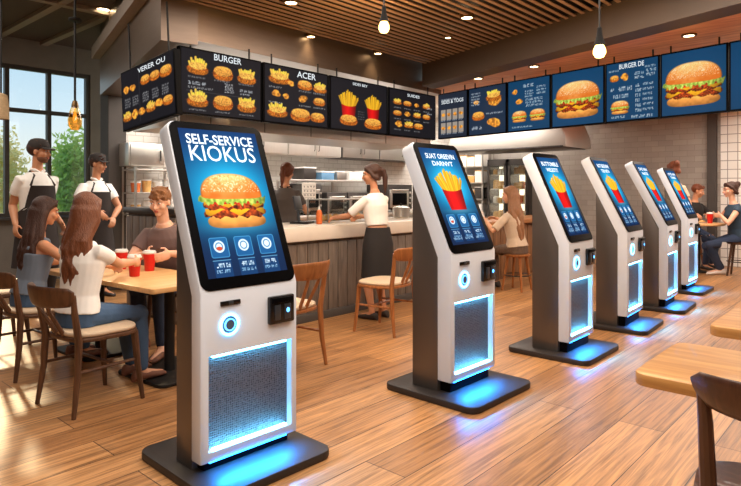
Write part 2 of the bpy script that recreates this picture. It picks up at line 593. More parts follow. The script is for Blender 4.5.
    def golden(self, cx, cy, w, kind=0):
        """small golden fried burger or snack"""
        n = self.noise(70, 9); n2 = self.noise(30, 2 + kind)

        def col(c, v): return np.asarray(c)[None, None, :] * v[..., None]
        X, Y = (self.X - cx) / w, (self.Y - cy) / w
        if kind == 0:      # bun below, fries on top
            r = np.random.default_rng(int(cx * 1000) + 3)
            for k in range(9):
                t = k / 4 - 1
                self.line(cx + t * w * .6, cy + w * .1, cx + t * w * .8, cy - w * r.uniform(.5, .85) * (1.1 - .4 * abs(t)), w * .1,
                          (250, 200 + r.integers(0, 30), 90))
            self.fill(self.ell(cx, cy + .22 * w, w, w * .42, 2.4), col((214, 130, 44), .65 + .6 * n - .25 * Y), 1.4)
            self.fill(self.ell(cx, cy + .1 * w, w * .96, w * .1, 2.4), col((170, 80, 26), .7 + .6 * n), 1.4)
            self.fill(self.ell(cx, cy - .1 * w, w * .82, w * .3, 2.2), col((246, 186, 92), .75 + .5 * n), 1.4)
        elif kind == 1:    # round bun
            self.fill(self.ell(cx, cy + .12 * w, w, w * .55, 2.6), col((206, 120, 40), .7 + .5 * n), 1.4)
            self.fill(self.ell(cx, cy + .12 * w, w * .98, w * .12, 2.4), col((150, 66, 22), .7 + .7 * n), 1.4)
            self.fill(self.ell(cx, cy - .16 * w, w * .9, w * .44, 2.3), col((244, 176, 84), .78 + .4 * n - .3 * (Y + .2)), 1.4)
        else:              # fried pile
            rr = np.random.default_rng(int(cx * 997) + int(cy * 777))
            for k in range(7):
                a = rr.uniform(0, 6.28)
                self.fill(self.ell(cx + .5 * w * math.cos(a) * rr.random(), cy + .4 * w * math.sin(a) * rr.random(), w * .5, w * .36), col((236, 160, 66), .62 + .7 * n2), 1.4)

    def to_mesh(self, name, m, width, height):
        """grid in the XY plane (x right, y up), centred"""
        h, w = self.h, self.w
        xs = (np.arange(w) / (w - 1) - 0.5) * width; ys = (0.5 - np.arange(h) / (h - 1)) * height
        gx, gy = np.meshgrid(xs, ys)
        co = np.stack([gx, gy, np.zeros_like(gx)], -1).reshape(-1, 3)
        i = np.arange(h * w).reshape(h, w)
        f = np.stack([i[1:, :-1], i[1:, 1:], i[:-1, 1:], i[:-1, :-1]], -1).reshape(-1, 4)
        me = bpy.data.meshes.new(name)
        me.vertices.add(len(co)); me.vertices.foreach_set('co', co.ravel().astype(np.float32))
        me.loops.add(f.size); me.loops.foreach_set('vertex_index', f.ravel().astype(np.int32))
        me.polygons.add(len(f)); me.polygons.foreach_set('loop_start', (np.arange(len(f)) * 4).astype(np.int32))
        me.update(calc_edges=True)
        c = np.clip(self.C, 0, 255) / 255.0
        c = np.clip(c ** 1.18 * 1.04, 0, 1)
        c = np.where(c <= 0.04045, c / 12.92, ((c + 0.055) / 1.055) ** 2.4)
        ca = me.color_attributes.new('Col', 'FLOAT_COLOR', 'POINT')
        rgba = np.concatenate([c.reshape(-1, 3), np.ones((h * w, 1))], 1)
        ca.data.foreach_set('color', rgba.ravel().astype(np.float32))
        me.materials.append(m)
        return me


def blue_bg(p, gx, gy):
    Y = p.Y
    p.C = np.array((4, 46, 96))[None, None, :] * (1.05 - 0.5 * Y[..., None]) * 1.0 + 0 * p.C
    p.glow(gx, gy, 0.50, 0.42, (20, 200, 246), 1.0)
    p.glow(gx, gy, 0.2, 0.18, (150, 236, 252), 0.65)


def icons(p, y, n=3):
    a = p.asp
    for k in range(n):
        cx = a * (0.2 + 0.3 * k); s = a * 0.105
        p.blend(np.clip(0.5 - p.rect(cx - s, y - s, cx + s, y + s, s * .2) / p.px, 0, 1) * .75, (40, 120, 176))
        p.fill(np.abs(p.rect(cx - s, y - s, cx + s, y + s, s * .2)) - .002, (90, 170, 215))
        p.fill(p.ell(cx, y - s * .1, s * .62, s * .62), (225, 240, 250))
        p.fill(np.abs(p.ell(cx, y - s * .1, s * .38, s * .38)) - s * .06, (90, 140, 180))
        if k == 0:
            p.fill(p.ell(cx, y + s * .1, s * .35, s * .2), (210, 90, 60))
        p.blend(np.clip(0.5 - p.rect(cx - s, y + s * 1.25, cx + s, y + s * 3.3, .004) / p.px, 0, 1) * .35, (30, 110, 170))
        p.line(cx - s, y + s * 1.3, cx + s, y + s * 1.3, .0015, (150, 210, 240))
        p.squiggle(cx - s * .7, y + s * 1.6, s * 1.5, s * .42, (225, 240, 250), .9)
        p.squiggle(cx - s * .8, y + s * 2.25, s * 1.7, s * .3, (180, 215, 240), .8)


def kiosk_picture(kind, res):
    p = Pic(int(res * 0.60), res, seed=4 + kind)
    a = p.asp
    if kind == 0:
        blue_bg(p, a * .5, .46)
        p.blend(np.clip((p.Y - .66) * 5, 0, 1) * .7, (10, 50, 92))
        p.glow(a * .5, .68, .3, .05, (130, 150, 170), .5)
        p.burger(a * .5, .50, a * .415, .98)
        icons(p, .81)
    else:
        blue_bg(p, a * .5, .40)
        p.blend(np.clip((p.Y - .66) * 5, 0, 1) * .7, (10, 50, 92))
        p.glow(a * .52, .665, .25, .035, (150, 160, 175), .5)
        p.fries(a * .5, .44, a * .26, .215)
        icons(p, .765)
        for k in range(3):
            p.squiggle(a * (.08 + .3 * k), .93, a * .22, .02, (200, 225, 245), .8)
    return p
# ------------------------------------------------------------------ people
def ik(a, t, l1, l2, pole):
    a = Vector(a); t = Vector(t); d = t - a
    dist = min(d.length, (l1 + l2) * 0.985)
    dn = d.normalized()
    x = (l1 * l1 - l2 * l2 + dist * dist) / (2 * dist)
    h = math.sqrt(max(l1 * l1 - x * x, 0))
    p = Vector(pole); p = p - dn * p.dot(dn)
    p.normalize()
    return a + dn * x + p * h, a + dn * dist


TORSO_M = [(-.11, .150, .100, 0), (.0, .162, .108, 0), (.12, .148, .100, .005), (.24, .158, .106, .008), (.35, .170, .112, .006), (.42, .155, .098, 0), (.465, .112, .080, -.004), (.50, .075, .066, -.004), (.53, .060, .06, -.004)]
TORSO_F = [(-.11, .160, .108, -.005), (.0, .168, .112, -.006), (.12, .128, .090, 0), (.24, .136, .098, .006), (.34, .146, .116, .010), (.41, .134, .090, 0), (.455, .098, .070, -.004), (.49, .064, .058, -.004), (.53, .048, .052, -.004)]


def rings_of(spec, P, u, f, rx, k, add, t0=-1, t1=1, n=20, tw=0.0):
    out = []
    for t, a, b, o in spec:
        if t < t0 - 1e-6 or t > t1 + 1e-6: continue
        c = P + u * (t * k) + f * (o * k)
        ang = tw * max(0, min(1, t / .45))
        x = rx * math.cos(ang) + f * math.sin(ang); y = f * math.cos(ang) - rx * math.sin(ang)
        out.append([c + x * ((a * k + add) * math.cos(2 * PI * i / n)) + y * ((b * k + add) * math.sin(2 * PI * i / n)) for i in range(n)])
    return out


def hand(mb, w, hd, pn, sgn, k, curl=0.5, fr=0.0085, thick=1.0):
    """palm, four fingers and a thumb; w wrist, hd pointing direction, pn the way the palm faces, sgn +1 right hand"""
    hd = Vector(hd).normalized(); pn = Vector(pn); pn = (pn - hd * pn.dot(hd)).normalized()
    sd = hd.cross(pn) * sgn          # towards the thumb
    mt = Matrix((sd, hd, pn)).transposed()
    mb.ell(w + hd * .048 * k, (.042 * k, .058 * k, .017 * k), mt)
    for off, ln, dc in ((.031, .072, .0), (.011, .080, .06), (-.010, .074, .1), (-.030, .058, .18)):
        b = w + hd * (.088 * k - abs(off) * .15) + sd * off * k
        pts = [b - hd * .02 * k, b]
        a = 0
        for s in (.42, .33, .25):
            a += (curl + dc) * 0.75
            d = hd * math.cos(a) + pn * math.sin(a) + sd * off * 1.2
            pts.append(pts[-1] + d.normalized() * ln * s * k)
        mb.tube(pts, [fr * k * thick * q for q in (1.1, 1.08, 1.0, .95, .85)], n=8, cap='round')
    b = w + hd * .022 * k + sd * .03 * k
    d = (hd * .55 + sd * .75 + pn * .35).normalized()
    d2 = (hd * .85 + sd * .25 + pn * .55).normalized()
    mb.tube([b - sd * .012 * k, b + d * .032 * k, b + d * .032 * k + d2 * .03 * k], [fr * k * 1.35, fr * k * 1.2, fr * k * .95], n=8, cap='round')


def person(label, loc, face, k=1.0, sex='f', pz=.93, lean=0.0, twist=0.0, head_yaw=0.0, head_pitch=0.0, head_tilt=0.0,
           handR=None, handL=None, footR=None, footL=None, footyaw=0.0, armpole=(0, -.5, -1), kneepole=(0, 1, .3), curl=.5,
           skin='skin', top=None, sleeve=.55, hem=-.1, bottom=None, shoes='shoe', hair='hair', style='short',
           vox=.007, apron=None, cap=None, skirt=None, group=None, collar=False, palmR=None, palmL=None, straps=False, fr=.0085, beard=False, seat=None):
    root = thing('person', label, 'person', loc, math.radians(face) - PI / 2, group)
    inv = Matrix.Translation(Vector(loc)) @ Matrix.Rotation(math.radians(face) - PI / 2, 4, 'Z')
    inv = inv.inverted()
    sp = TORSO_M if sex == 'm' else TORSO_F
    P = Vector((0, 0, pz))
    la = math.radians(lean)
    u = Vector((0, math.sin(la), math.cos(la))); f = Vector((0, math.cos(la), -math.sin(la))); X = Vector((1, 0, 0))
    tw = math.radians(twist)
    xs = X * math.cos(tw) + f * math.sin(tw)
    shw = (.172 if sex == 'm' else .152) * k
    SC = P + u * (.418 * k)
    sh = {1: SC + xs * shw, -1: SC - xs * shw}
    NB = P + u * (.50 * k)
    hy, hp, ht = math.radians(head_yaw), math.radians(head_pitch), math.radians(head_tilt)
    hm = Matrix.Rotation(hy, 3, 'Z') @ Matrix.Rotation(ht, 3, 'Y') @ Matrix.Rotation(-hp, 3, 'X')
    hx, hf, hu = hm @ Vector((1, 0, 0)), hm @ Vector((0, 1, 0)), hm @ Vector((0, 0, 1))
    nu = (u + Vector((0, 0, 1)) + Vector((0, .25, 0))).normalized()
    HC = NB + nu * (.10 * k) + hu * (.115 * k) + hf * .012 * k
    hm4 = Matrix((hx, hf, hu)).transposed()

    def H(x, y, z): return HC + hx * x * k + hf * y * k + hu * z * k
    # --- body skin
    mb = MB()
    mb.loft(rings_of(sp, P, u, f, X, k, 0, tw=tw))
    mb.tube([NB - u * .03 * k, NB + nu * .04 * k, HC - hu * .06 * k - hf * .012 * k], [.058 * k, .05 * k, .05 * k] if sex == 'm' else [.05 * k, .043 * k, .044 * k], n=14)
    mb.ell(H(0, -.016, .028), (.074 * k, .094 * k, .088 * k), hm4)
    mb.ell(H(0, .022, -.036), (.058 * k, .066 * k, .076 * k), hm4)
    mb.ell(H(0, .058, -.094), (.026 * k, .024 * k, .02 * k), hm4)
    for s in (-1, 1):
        mb.ell(H(s * .040, .058, -.03), (.024 * k, .024 * k, .026 * k), hm4)
        mb.ell(H(s * .074, -.006, -.012), (.010 * k, .020 * k, .031 * k), hm4)
        mb.ell(H(s * .030, .074, .022), (.026 * k, .014 * k, .010 * k), hm4)
    mb.tube([H(0, .078, .015), H(0, .092, -.012), H(0, .105, -.032)], [.009 * k, .011 * k, .0135 * k], n=8, cap='round')
    mb.ell(H(0, .094, -.038), (.017 * k, .012 * k, .009 * k), hm4)
    mb.ell(H(0, .076, -.062), (.022 * k, .016 * k, .012 * k), hm4)
    # arms
    arms = {}
    for s, tgt, palm in ((1, handR, palmR), (-1, handL, palmL)):
        if tgt is None:
            t = Vector((s * (shw + .075 * k), .04, pz - .10 * k))
        else:
            t = inv @ Vector(tgt)
        d = (t - sh[s])
        pole = Vector((armpole[0] * s, armpole[1], armpole[2]))
        tw_ = t - d.normalized() * .085 * k
        e, w = ik(sh[s], tw_, .285 * k, .25 * k, pole)
        arms[s] = (sh[s], e, w)
        sc = 1.0 if sex == 'm' else .86
        mb.tube([sh[s] - xs * s * .03 * k, sh[s], sh[s].lerp(e, .35), sh[s].lerp(e, .8), e, e.lerp(w, .25), w], [.052 * k * sc, .055 * k * sc, .050 * k * sc, .042 * k * sc, .040 * k * sc, .042 * k * sc, .027 * k * sc], n=12, cap='round')
        hd = ((t - w).normalized() * 1.0 + (w - e).normalized() * .8).normalized()
        pn = (inv.to_3x3() @ Vector(palm)) if palm is not None else (Vector((-s, 0, 0)) if tgt is None else Vector((-s * .6, 0, -.8)))
        hand(mb, w, hd, pn, s, k * (1 if sex == 'm' else .92), curl, fr)
    # legs
    legs = {}
    for s, tgt in ((1, footR), (-1, footL)):
        t = inv @ Vector(tgt) if tgt is not None else Vector((s * .10 * k, .0, 0))
        hip = P + X * (s * .088 * k) - u * .03 * k
        kn, an = ik(hip, t + Vector((0, 0, .085 * k)), .43 * k, .42 * k, kneepole)
        legs[s] = (hip, kn, an)
        mb.tube([hip, hip.lerp(kn, .3), hip.lerp(kn, .75), kn, kn.lerp(an, .3), kn.lerp(an, .7), an], [.085 * k, .082 * k, .062 * k, .054 * k, .056 * k, .042 * k, .036 * k], n=12, cap='round')
        fy = math.radians(footyaw)
        fd = Vector((math.sin(fy) + s * .12, math.cos(fy), 0)).normalized(); g = Vector((an.x, an.y, t.z))
        mb.tube([an, g + fd * .03 * k + Vector((0, 0, .05 * k)), g + fd * .10 * k + Vector((0, 0, .032 * k)), g + fd * .165 * k + Vector((0, 0, .026 * k))], [.036 * k, .038 * k, .032 * k, .022 * k], n=10, cap='round')
        mb.ell(g - fd * .03 * k + Vector((0, 0, .04 * k)), (.032 * k, .036 * k, .038 * k))
        # shoe
        if shoes:
            sb = MB()
            R_ = []
            for y, hw, hh in ((-.075, .022, .05), (-.06, .034, .085), (-.01, .040, .085), (.05, .043, .072), (.12, .047, .052), (.17, .040, .042), (.20, .018, .026)):
                sdv = Vector((fd.y, -fd.x, 0))
                c = g + fd * y * k
                R_.append([c + sdv * (hw * k * math.cos(a)) + Vector((0, 0, max(.003, hh * k * .5 + hh * k * .5 * math.sin(a)))) for a in [2 * PI * i / 14 for i in range(14)]])
            sb.loft(R_)
            sb.build('shoe', M[shoes], root, smooth=60)
    def press(me):
        # flesh and cloth settle flat on the seat
        if seat is None: return me
        n = len(me.vertices); co_ = np.empty(n * 3); me.vertices.foreach_get('co', co_); co_ = co_.reshape(-1, 3)
        q = (co_[:, 1] < .27) & (co_[:, 1] > -.3) & (np.abs(co_[:, 0]) < .3) & (co_[:, 2] < seat + .003) & (co_[:, 2] > seat - .16)
        co_[q, 2] = seat + .003; me.vertices.foreach_set('co', co_.ravel()); me.update()
        return me
    body = link('body', press(remesh(mb, vox, 3)), root)
    body.data.materials.append(M[skin])
    # eyes, brows, mouth
    for s in (-1, 1):
        eb = MB(); eb.ell(H(s * .031, .079, .004), (.0125 * k, .010 * k, .0058 * k), hm4, 10, 6); eo = eb.build('eye', M['eye_white'], body, smooth=80)
        ib = MB(); ib.ell(H(s * .031, .0855, .004), (.0062 * k, .0045 * k, .0062 * k), hm4, 8, 6); ib.build('iris', M['iris'], body, smooth=80)
        bb = MB(); bb.tube([H(s * .014, .0885, .026), H(s * .033, .086, .031), H(s * .052, .074, .026)], [.0034 * k, .0036 * k, .0022 * k], n=6, cap='round'); bb.build('eyebrow', M[hair], body)
    if beard:
        db = MB(); db.ell(H(0, .028, -.066), (.0565 * k, .064 * k, .050 * k), hm4); db.ell(H(0, .058, -.096), (.028 * k, .027 * k, .022 * k), hm4)
        bo_ = link('beard', remesh(db, .006, 2), body); bo_.data.materials.append(M['stubble'])
    lb = MB(); lb.ell(H(0, .0895, -.058), (.021 * k, .006 * k, .0048 * k), hm4, 10, 6); lb.ell(H(0, .0895, -.066), (.018 * k, .006 * k, .0052 * k), hm4, 10, 6)
    lb.build('mouth', M['lips'], body, smooth=80)
    # --- clothing
    if top:
        tb = MB()
        spec = [r for r in sp if hem - .02 <= r[0] <= (.50 if not straps else .40)]
        if hem < sp[0][0]: spec = [(hem, sp[0][1] * 1.02, sp[0][2] * 1.04, sp[0][3])] + spec
        tb.loft(rings_of(spec, P, u, f, X, k, .020, tw=tw))
        if straps:
            for s in (-1, 1):
                tb.tube([P + u * .36 * k + f * .10 * k + xs * s * .075 * k, P + u * .46 * k + f * .05 * k + xs * s * .085 * k, P + u * .475 * k - f * .01 * k + xs * s * .085 * k, P + u * .38 * k - f * .085 * k + xs * s * .075 * k], .022 * k, n=8, cap='round')
        if sleeve:
            for s in (1, -1):
                a, e, w = arms[s]; sc = 1.0 if sex == 'm' else .88
                if sleeve <= 1:
                    q = a.lerp(e, sleeve)
                    tb.tube([a - xs * s * .05 * k, a, a.lerp(q, .5), q], [.054 * k * sc, .062 * k * sc, .064 * k * sc, .062 * k * sc], n=14, cap='flat')
                else:
                    tb.tube([a - xs * s * .05 * k, a, a.lerp(e, .5), e, e.lerp(w, .5), e.lerp(w, .95)], [.06 * k * sc, .066 * k * sc, .06 * k * sc, .052 * k * sc, .046 * k * sc, .038 * k * sc], n=14, cap='flat')
        o = link('shirt', remesh(tb, vox * 1.1, 3), root); o.data.materials.append(M[top])
        if collar:
            for s in (-1, 1):
                cb = MB()
                c0 = NB + nu * .02 * k
                cb.tube([c0 + f * .062 * k + X * s * .005 * k - u * .02 * k, c0 + f * .045 * k + X * s * .045 * k, c0 + X * s * .062 * k + u * .012 * k, c0 - f * .05 * k + X * s * .03 * k + u * .02 * k], [.008 * k, .017 * k, .014 * k, .012 * k], n=8, cap='round')
                cb.build('collar', M[top], o)
    if bottom:
        pb = MB()
        spec = [r for r in sp if r[0] <= .13]
        pb.loft(rings_of([(a, b, c, d) for a, b, c, d in spec if a < .06] + [(.05, sp[1][1] * .92, sp[1][2] * .95, 0)], P, u, f, X, k, .008))
        for s in (1, -1):
            a, kn, an = legs[s]
            pb.tube([a, a.lerp(kn, .3), a.lerp(kn, .75), kn, kn.lerp(an, .35), kn.lerp(an, .93)], [.090 * k, .090 * k, .074 * k, .066 * k, .064 * k, .050 * k], n=14, cap='round' if pz < .7 else 'flat')
            if pz < .7: pb.ell(kn, .069 * k)
        o = link('trousers', press(remesh(pb, vox * 1.2, 3)), root); o.data.materials.append(M[bottom])
    if skirt:      # (material, lower z)
        kb = MB(); n = 24; rr = []
        for t in range(7):
            q = t / 6; z = pz + .10 * k + (skirt[1] - pz - .10 * k) * q
            a_ = (.156 + .035 * min(1, q * 3) + .02 * q) * k; b_ = (.118 + .03 * min(1, q * 3) + .02 * q) * k
            rr.append([Vector((a_ * math.cos(2 * PI * i / n) * (1 + .02 * q * math.sin(i * 3)), b_ * math.sin(2 * PI * i / n) * (1 + .02 * q * math.sin(i * 3)), z)) for i in range(n)])
        kb.loft(list(reversed(rr)))
        kb.build('skirt', M[skirt[0]], root)
    if apron:      # (material, lower z)
        ab = MB()
        outer = []; cols = 15
        zs = [(apron[1], 118), (pz - .2, 118), (pz - .02, 115), (pz + .10 * k, 108), (pz + .15 * k, 62), (pz + .25 * k, 52), (pz + .365 * k, 40)]
        for z, half in zs:
            t = (z - pz) / k
            tt = max(-.11, min(.5, t))
            for (t0, a0, b0, o0), (t1, a1, b1, o1) in zip(sp, sp[1:]):
                if t0 <= tt <= t1:
                    q = (tt - t0) / (t1 - t0); a_ = a0 + (a1 - a0) * q; b_ = b0 + (b1 - b0) * q; break
            ad = .032 + (.02 if t < -.1 else 0) + max(0, (-.05 - t)) * .1
            row = []
            for i in range(cols):
                an_ = math.radians(90 - half + 2 * half * i / (cols - 1))
                row.append(Vector(((a_ * k + ad) * math.cos(an_), (b_ * k + ad) * math.sin(an_) + .0, z)) + f * .0 + Vector((0, math.tan(la) * (z - pz), 0)))
            outer.append(row)
        bm = ab.bm
        vv = [[bm.verts.new(p) for p in row] for row in outer]
        wv = [[bm.verts.new(p * 1.0 - Vector((p.x, p.y, 0)).normalized() * .006) for p in row] for row in outer]
        for G in (vv, wv):
            for r0, r1 in zip(G, G[1:]):
                for i in range(cols - 1): bm.faces.new([r0[i], r0[i + 1], r1[i + 1], r1[i]])
        loopo = vv[0] + [r[-1] for r in vv[1:]] + list(reversed(vv[-1][:-1])) + [r[0] for r in reversed(vv[1:-1])]
        loopi = wv[0] + [r[-1] for r in wv[1:]] + list(reversed(wv[-1][:-1])) + [r[0] for r in reversed(wv[1:-1])]
        for i in range(len(loopo)):
            j = (i + 1) % len(loopo); bm.faces.new([loopo[i], loopo[j], loopi[j], loopi[i]])
        ao = ab.build('apron', M[apron[0]], root, smooth=50)
        for s in (-1, 1):
            sb = MB(); tp = outer[-1][0 if s > 0 else -1]
            sb.tube([tp, NB + f * .075 * k + X * s * .07 * k + u * -.03 * k, NB + X * s * .075 * k + u * .012 * k, NB - f * .075 * k + X * s * .03 * k], .010 * k, n=6, flat=((0, 0, 1), 1))
            sb.build('apron_strap', M[apron[0]], ao)
    # --- hair
    hb = MB()
    rr = random.Random(int(loc[0] * 100) + 7)
    if style != 'none':
        hb.ell(H(0, -.030, .034), (.083 * k, .098 * k, .090 * k), hm4)
        hb.ell(H(0, -.010, .058), (.076 * k, .088 * k, .060 * k), hm4)
        if style == 'short':
            for i in range(26):
                a = rr.uniform(-2.6, 2.6) + PI / 2; z = rr.uniform(.04, .1)
                q = H(.075 * math.cos(a) * (1 - (z - .04) * 5), -.01 + .085 * math.sin(a) * (1 - (z - .04) * 4), z)
                hb.tube([q, q + hx * rr.uniform(-.03, .03) * k + hf * rr.uniform(-.01, .035) * k + hu * rr.uniform(.005, .026) * k], [.020 * k, .006 * k], n=6, cap='round')
        else:
            for s in (-1, 1):
                hb.tube([H(s * .01, .06, .10), H(s * .06, .045, .07), H(s * .078, .005, .03), H(s * .074, -.03, -.03), H(s * .05, -.07, -.06)], [.012 * k, .016 * k, .018 * k, .022 * k, .03 * k], n=8, cap='round')
            if style in ('long', 'verylong'):
                ln = .34 if style == 'long' else .50
                for i in range(15):
                    t = (i - 7) / 7; ph = rr.uniform(0, 6.28); wa = .016 if style == 'long' else .012
                    x0 = t * .070
                    lft = ln * (1 - .25 * t * t) * rr.uniform(.88, 1.06)
                    p = [H(x0 * .8, -.09 + .045 * abs(t) ** 1.5, .05), H(x0 * 1.12, -.112 + .075 * abs(t) ** 2, -.02), H(x0 * 1.2, -.108 + .075 * abs(t) ** 2, -.08)]
                    base = NB - f * (.092 - .05 * t * t) * k + X * t * .108 * k
                    for qn in range(6):
                        q = qn / 5
                        p.append(base - u * (.01 + lft * q) * k + X * wa * math.sin(ph + q * 8) * (.3 + q) - f * (.012 * math.sin(ph * 1.7 + q * 7) + .012 * math.sin(q * PI)) - X * t * .03 * q * k)
                    hb.tube(p, [.026 * k, .028 * k, .028 * k, .028 * k, .028 * k, .027 * k, .025 * k, .020 * k, .008 * k], n=7, cap='round')
                for s in (-1, 1):
                    q = NB + X * s * .10 * k - f * .02 * k
                    hb.tube([H(s * .074, .0, .03), H(s * .083, -.012, -.04), H(s * .086, -.015, -.09), q + u * .01 * k, q - u * .06 * k + X * s * .012, q - u * .13 * k], [.022 * k, .022 * k, .024 * k, .024 * k, .022 * k, .008 * k], n=7, cap='round')
            if style in ('bun', 'ponytail'):
                hb.ell(H(0, -.058, -.022), (.068 * k, .056 * k, .062 * k), hm4)
            if style == 'ponytail':
                hb.ell(H(0, -.118, .045), (.026 * k, .024 * k, .026 * k))
                hb.tube([H(0, -.115, .045), H(.005, -.15, .02), H(.012, -.155, -.06), H(.008, -.14, -.16), H(0, -.125, -.25)], [.02 * k, .028 * k, .034 * k, .028 * k, .008 * k], n=9, cap='round')
            if style == 'bun':
                hb.ell(H(0, -.12, .07), (.048 * k, .042 * k, .045 * k))
        ho = link('hair', remesh(hb, vox, 2), root); ho.data.materials.append(M[hair])
    if cap:
        cb = MB()
        cb.lathe([(.0905, .0), (.0925, .025), (.086, .06), (.066, .085), (.035, .098), (.002, .101)], (0, 0, 0), 22)
        cb.xform(Matrix.Translation(H(0, -.012, .036)) @ hm4.to_4x4() @ Matrix.Diagonal((k * .94, k * 1.12, k, 1)))
        co = cb.build('cap', M[cap], root, smooth=60)
        vb = MB(); r1 = []; r2 = []
        for i in range(13):
            a = math.radians(20 + 140 * i / 12)
            r1.append(H(.087 * math.cos(a), .060 + .028 * math.sin(a) - .02, .042))
            r2.append(H(.082 * math.cos(a), .060 + .110 * math.sin(a) ** .8 - .02, .036 - .012 * abs(math.cos(a)) - .004))
        bm = vb.bm
        A = [bm.verts.new(p + hu * .004 * k) for p in r1]; B = [bm.verts.new(p + hu * .004 * k) for p in r2]
        C = [bm.verts.new(p - hu * .003 * k) for p in r1]; D = [bm.verts.new(p - hu * .003 * k) for p in r2]
        for i in range(12):
            bm.faces.new([A[i], A[i + 1], B[i + 1], B[i]]); bm.faces.new([C[i], D[i], D[i + 1], C[i + 1]])
            bm.faces.new([B[i], B[i + 1], D[i + 1], D[i]]); bm.faces.new([A[i], C[i], C[i + 1], A[i + 1]])
        bm.faces.new([A[0], B[0], D[0], C[0]]); bm.faces.new([A[12], C[12], D[12], B[12]])
        vb.build('visor', M[cap], co, smooth=60)
    return root
# ------------------------------------------------------------------ materials
def leaf_mat(name, c):
    m = mat(name, c, .7, var=.5, scale=3)
    nt = m.node_tree; b = nt.nodes['Principled BSDF']; out = nt.nodes['Material Output']
    tr = nt.nodes.new('ShaderNodeBsdfTranslucent'); tr.inputs['Color'].default_value = lin(c) + (1,)
    mx = nt.nodes.new('ShaderNodeMixShader'); mx.inputs[0].default_value = .6
    L(nt, b.outputs[0], mx.inputs[1]); L(nt, tr.outputs[0], mx.inputs[2]); L(nt, mx.outputs[0], out.inputs['Surface'])
    return m


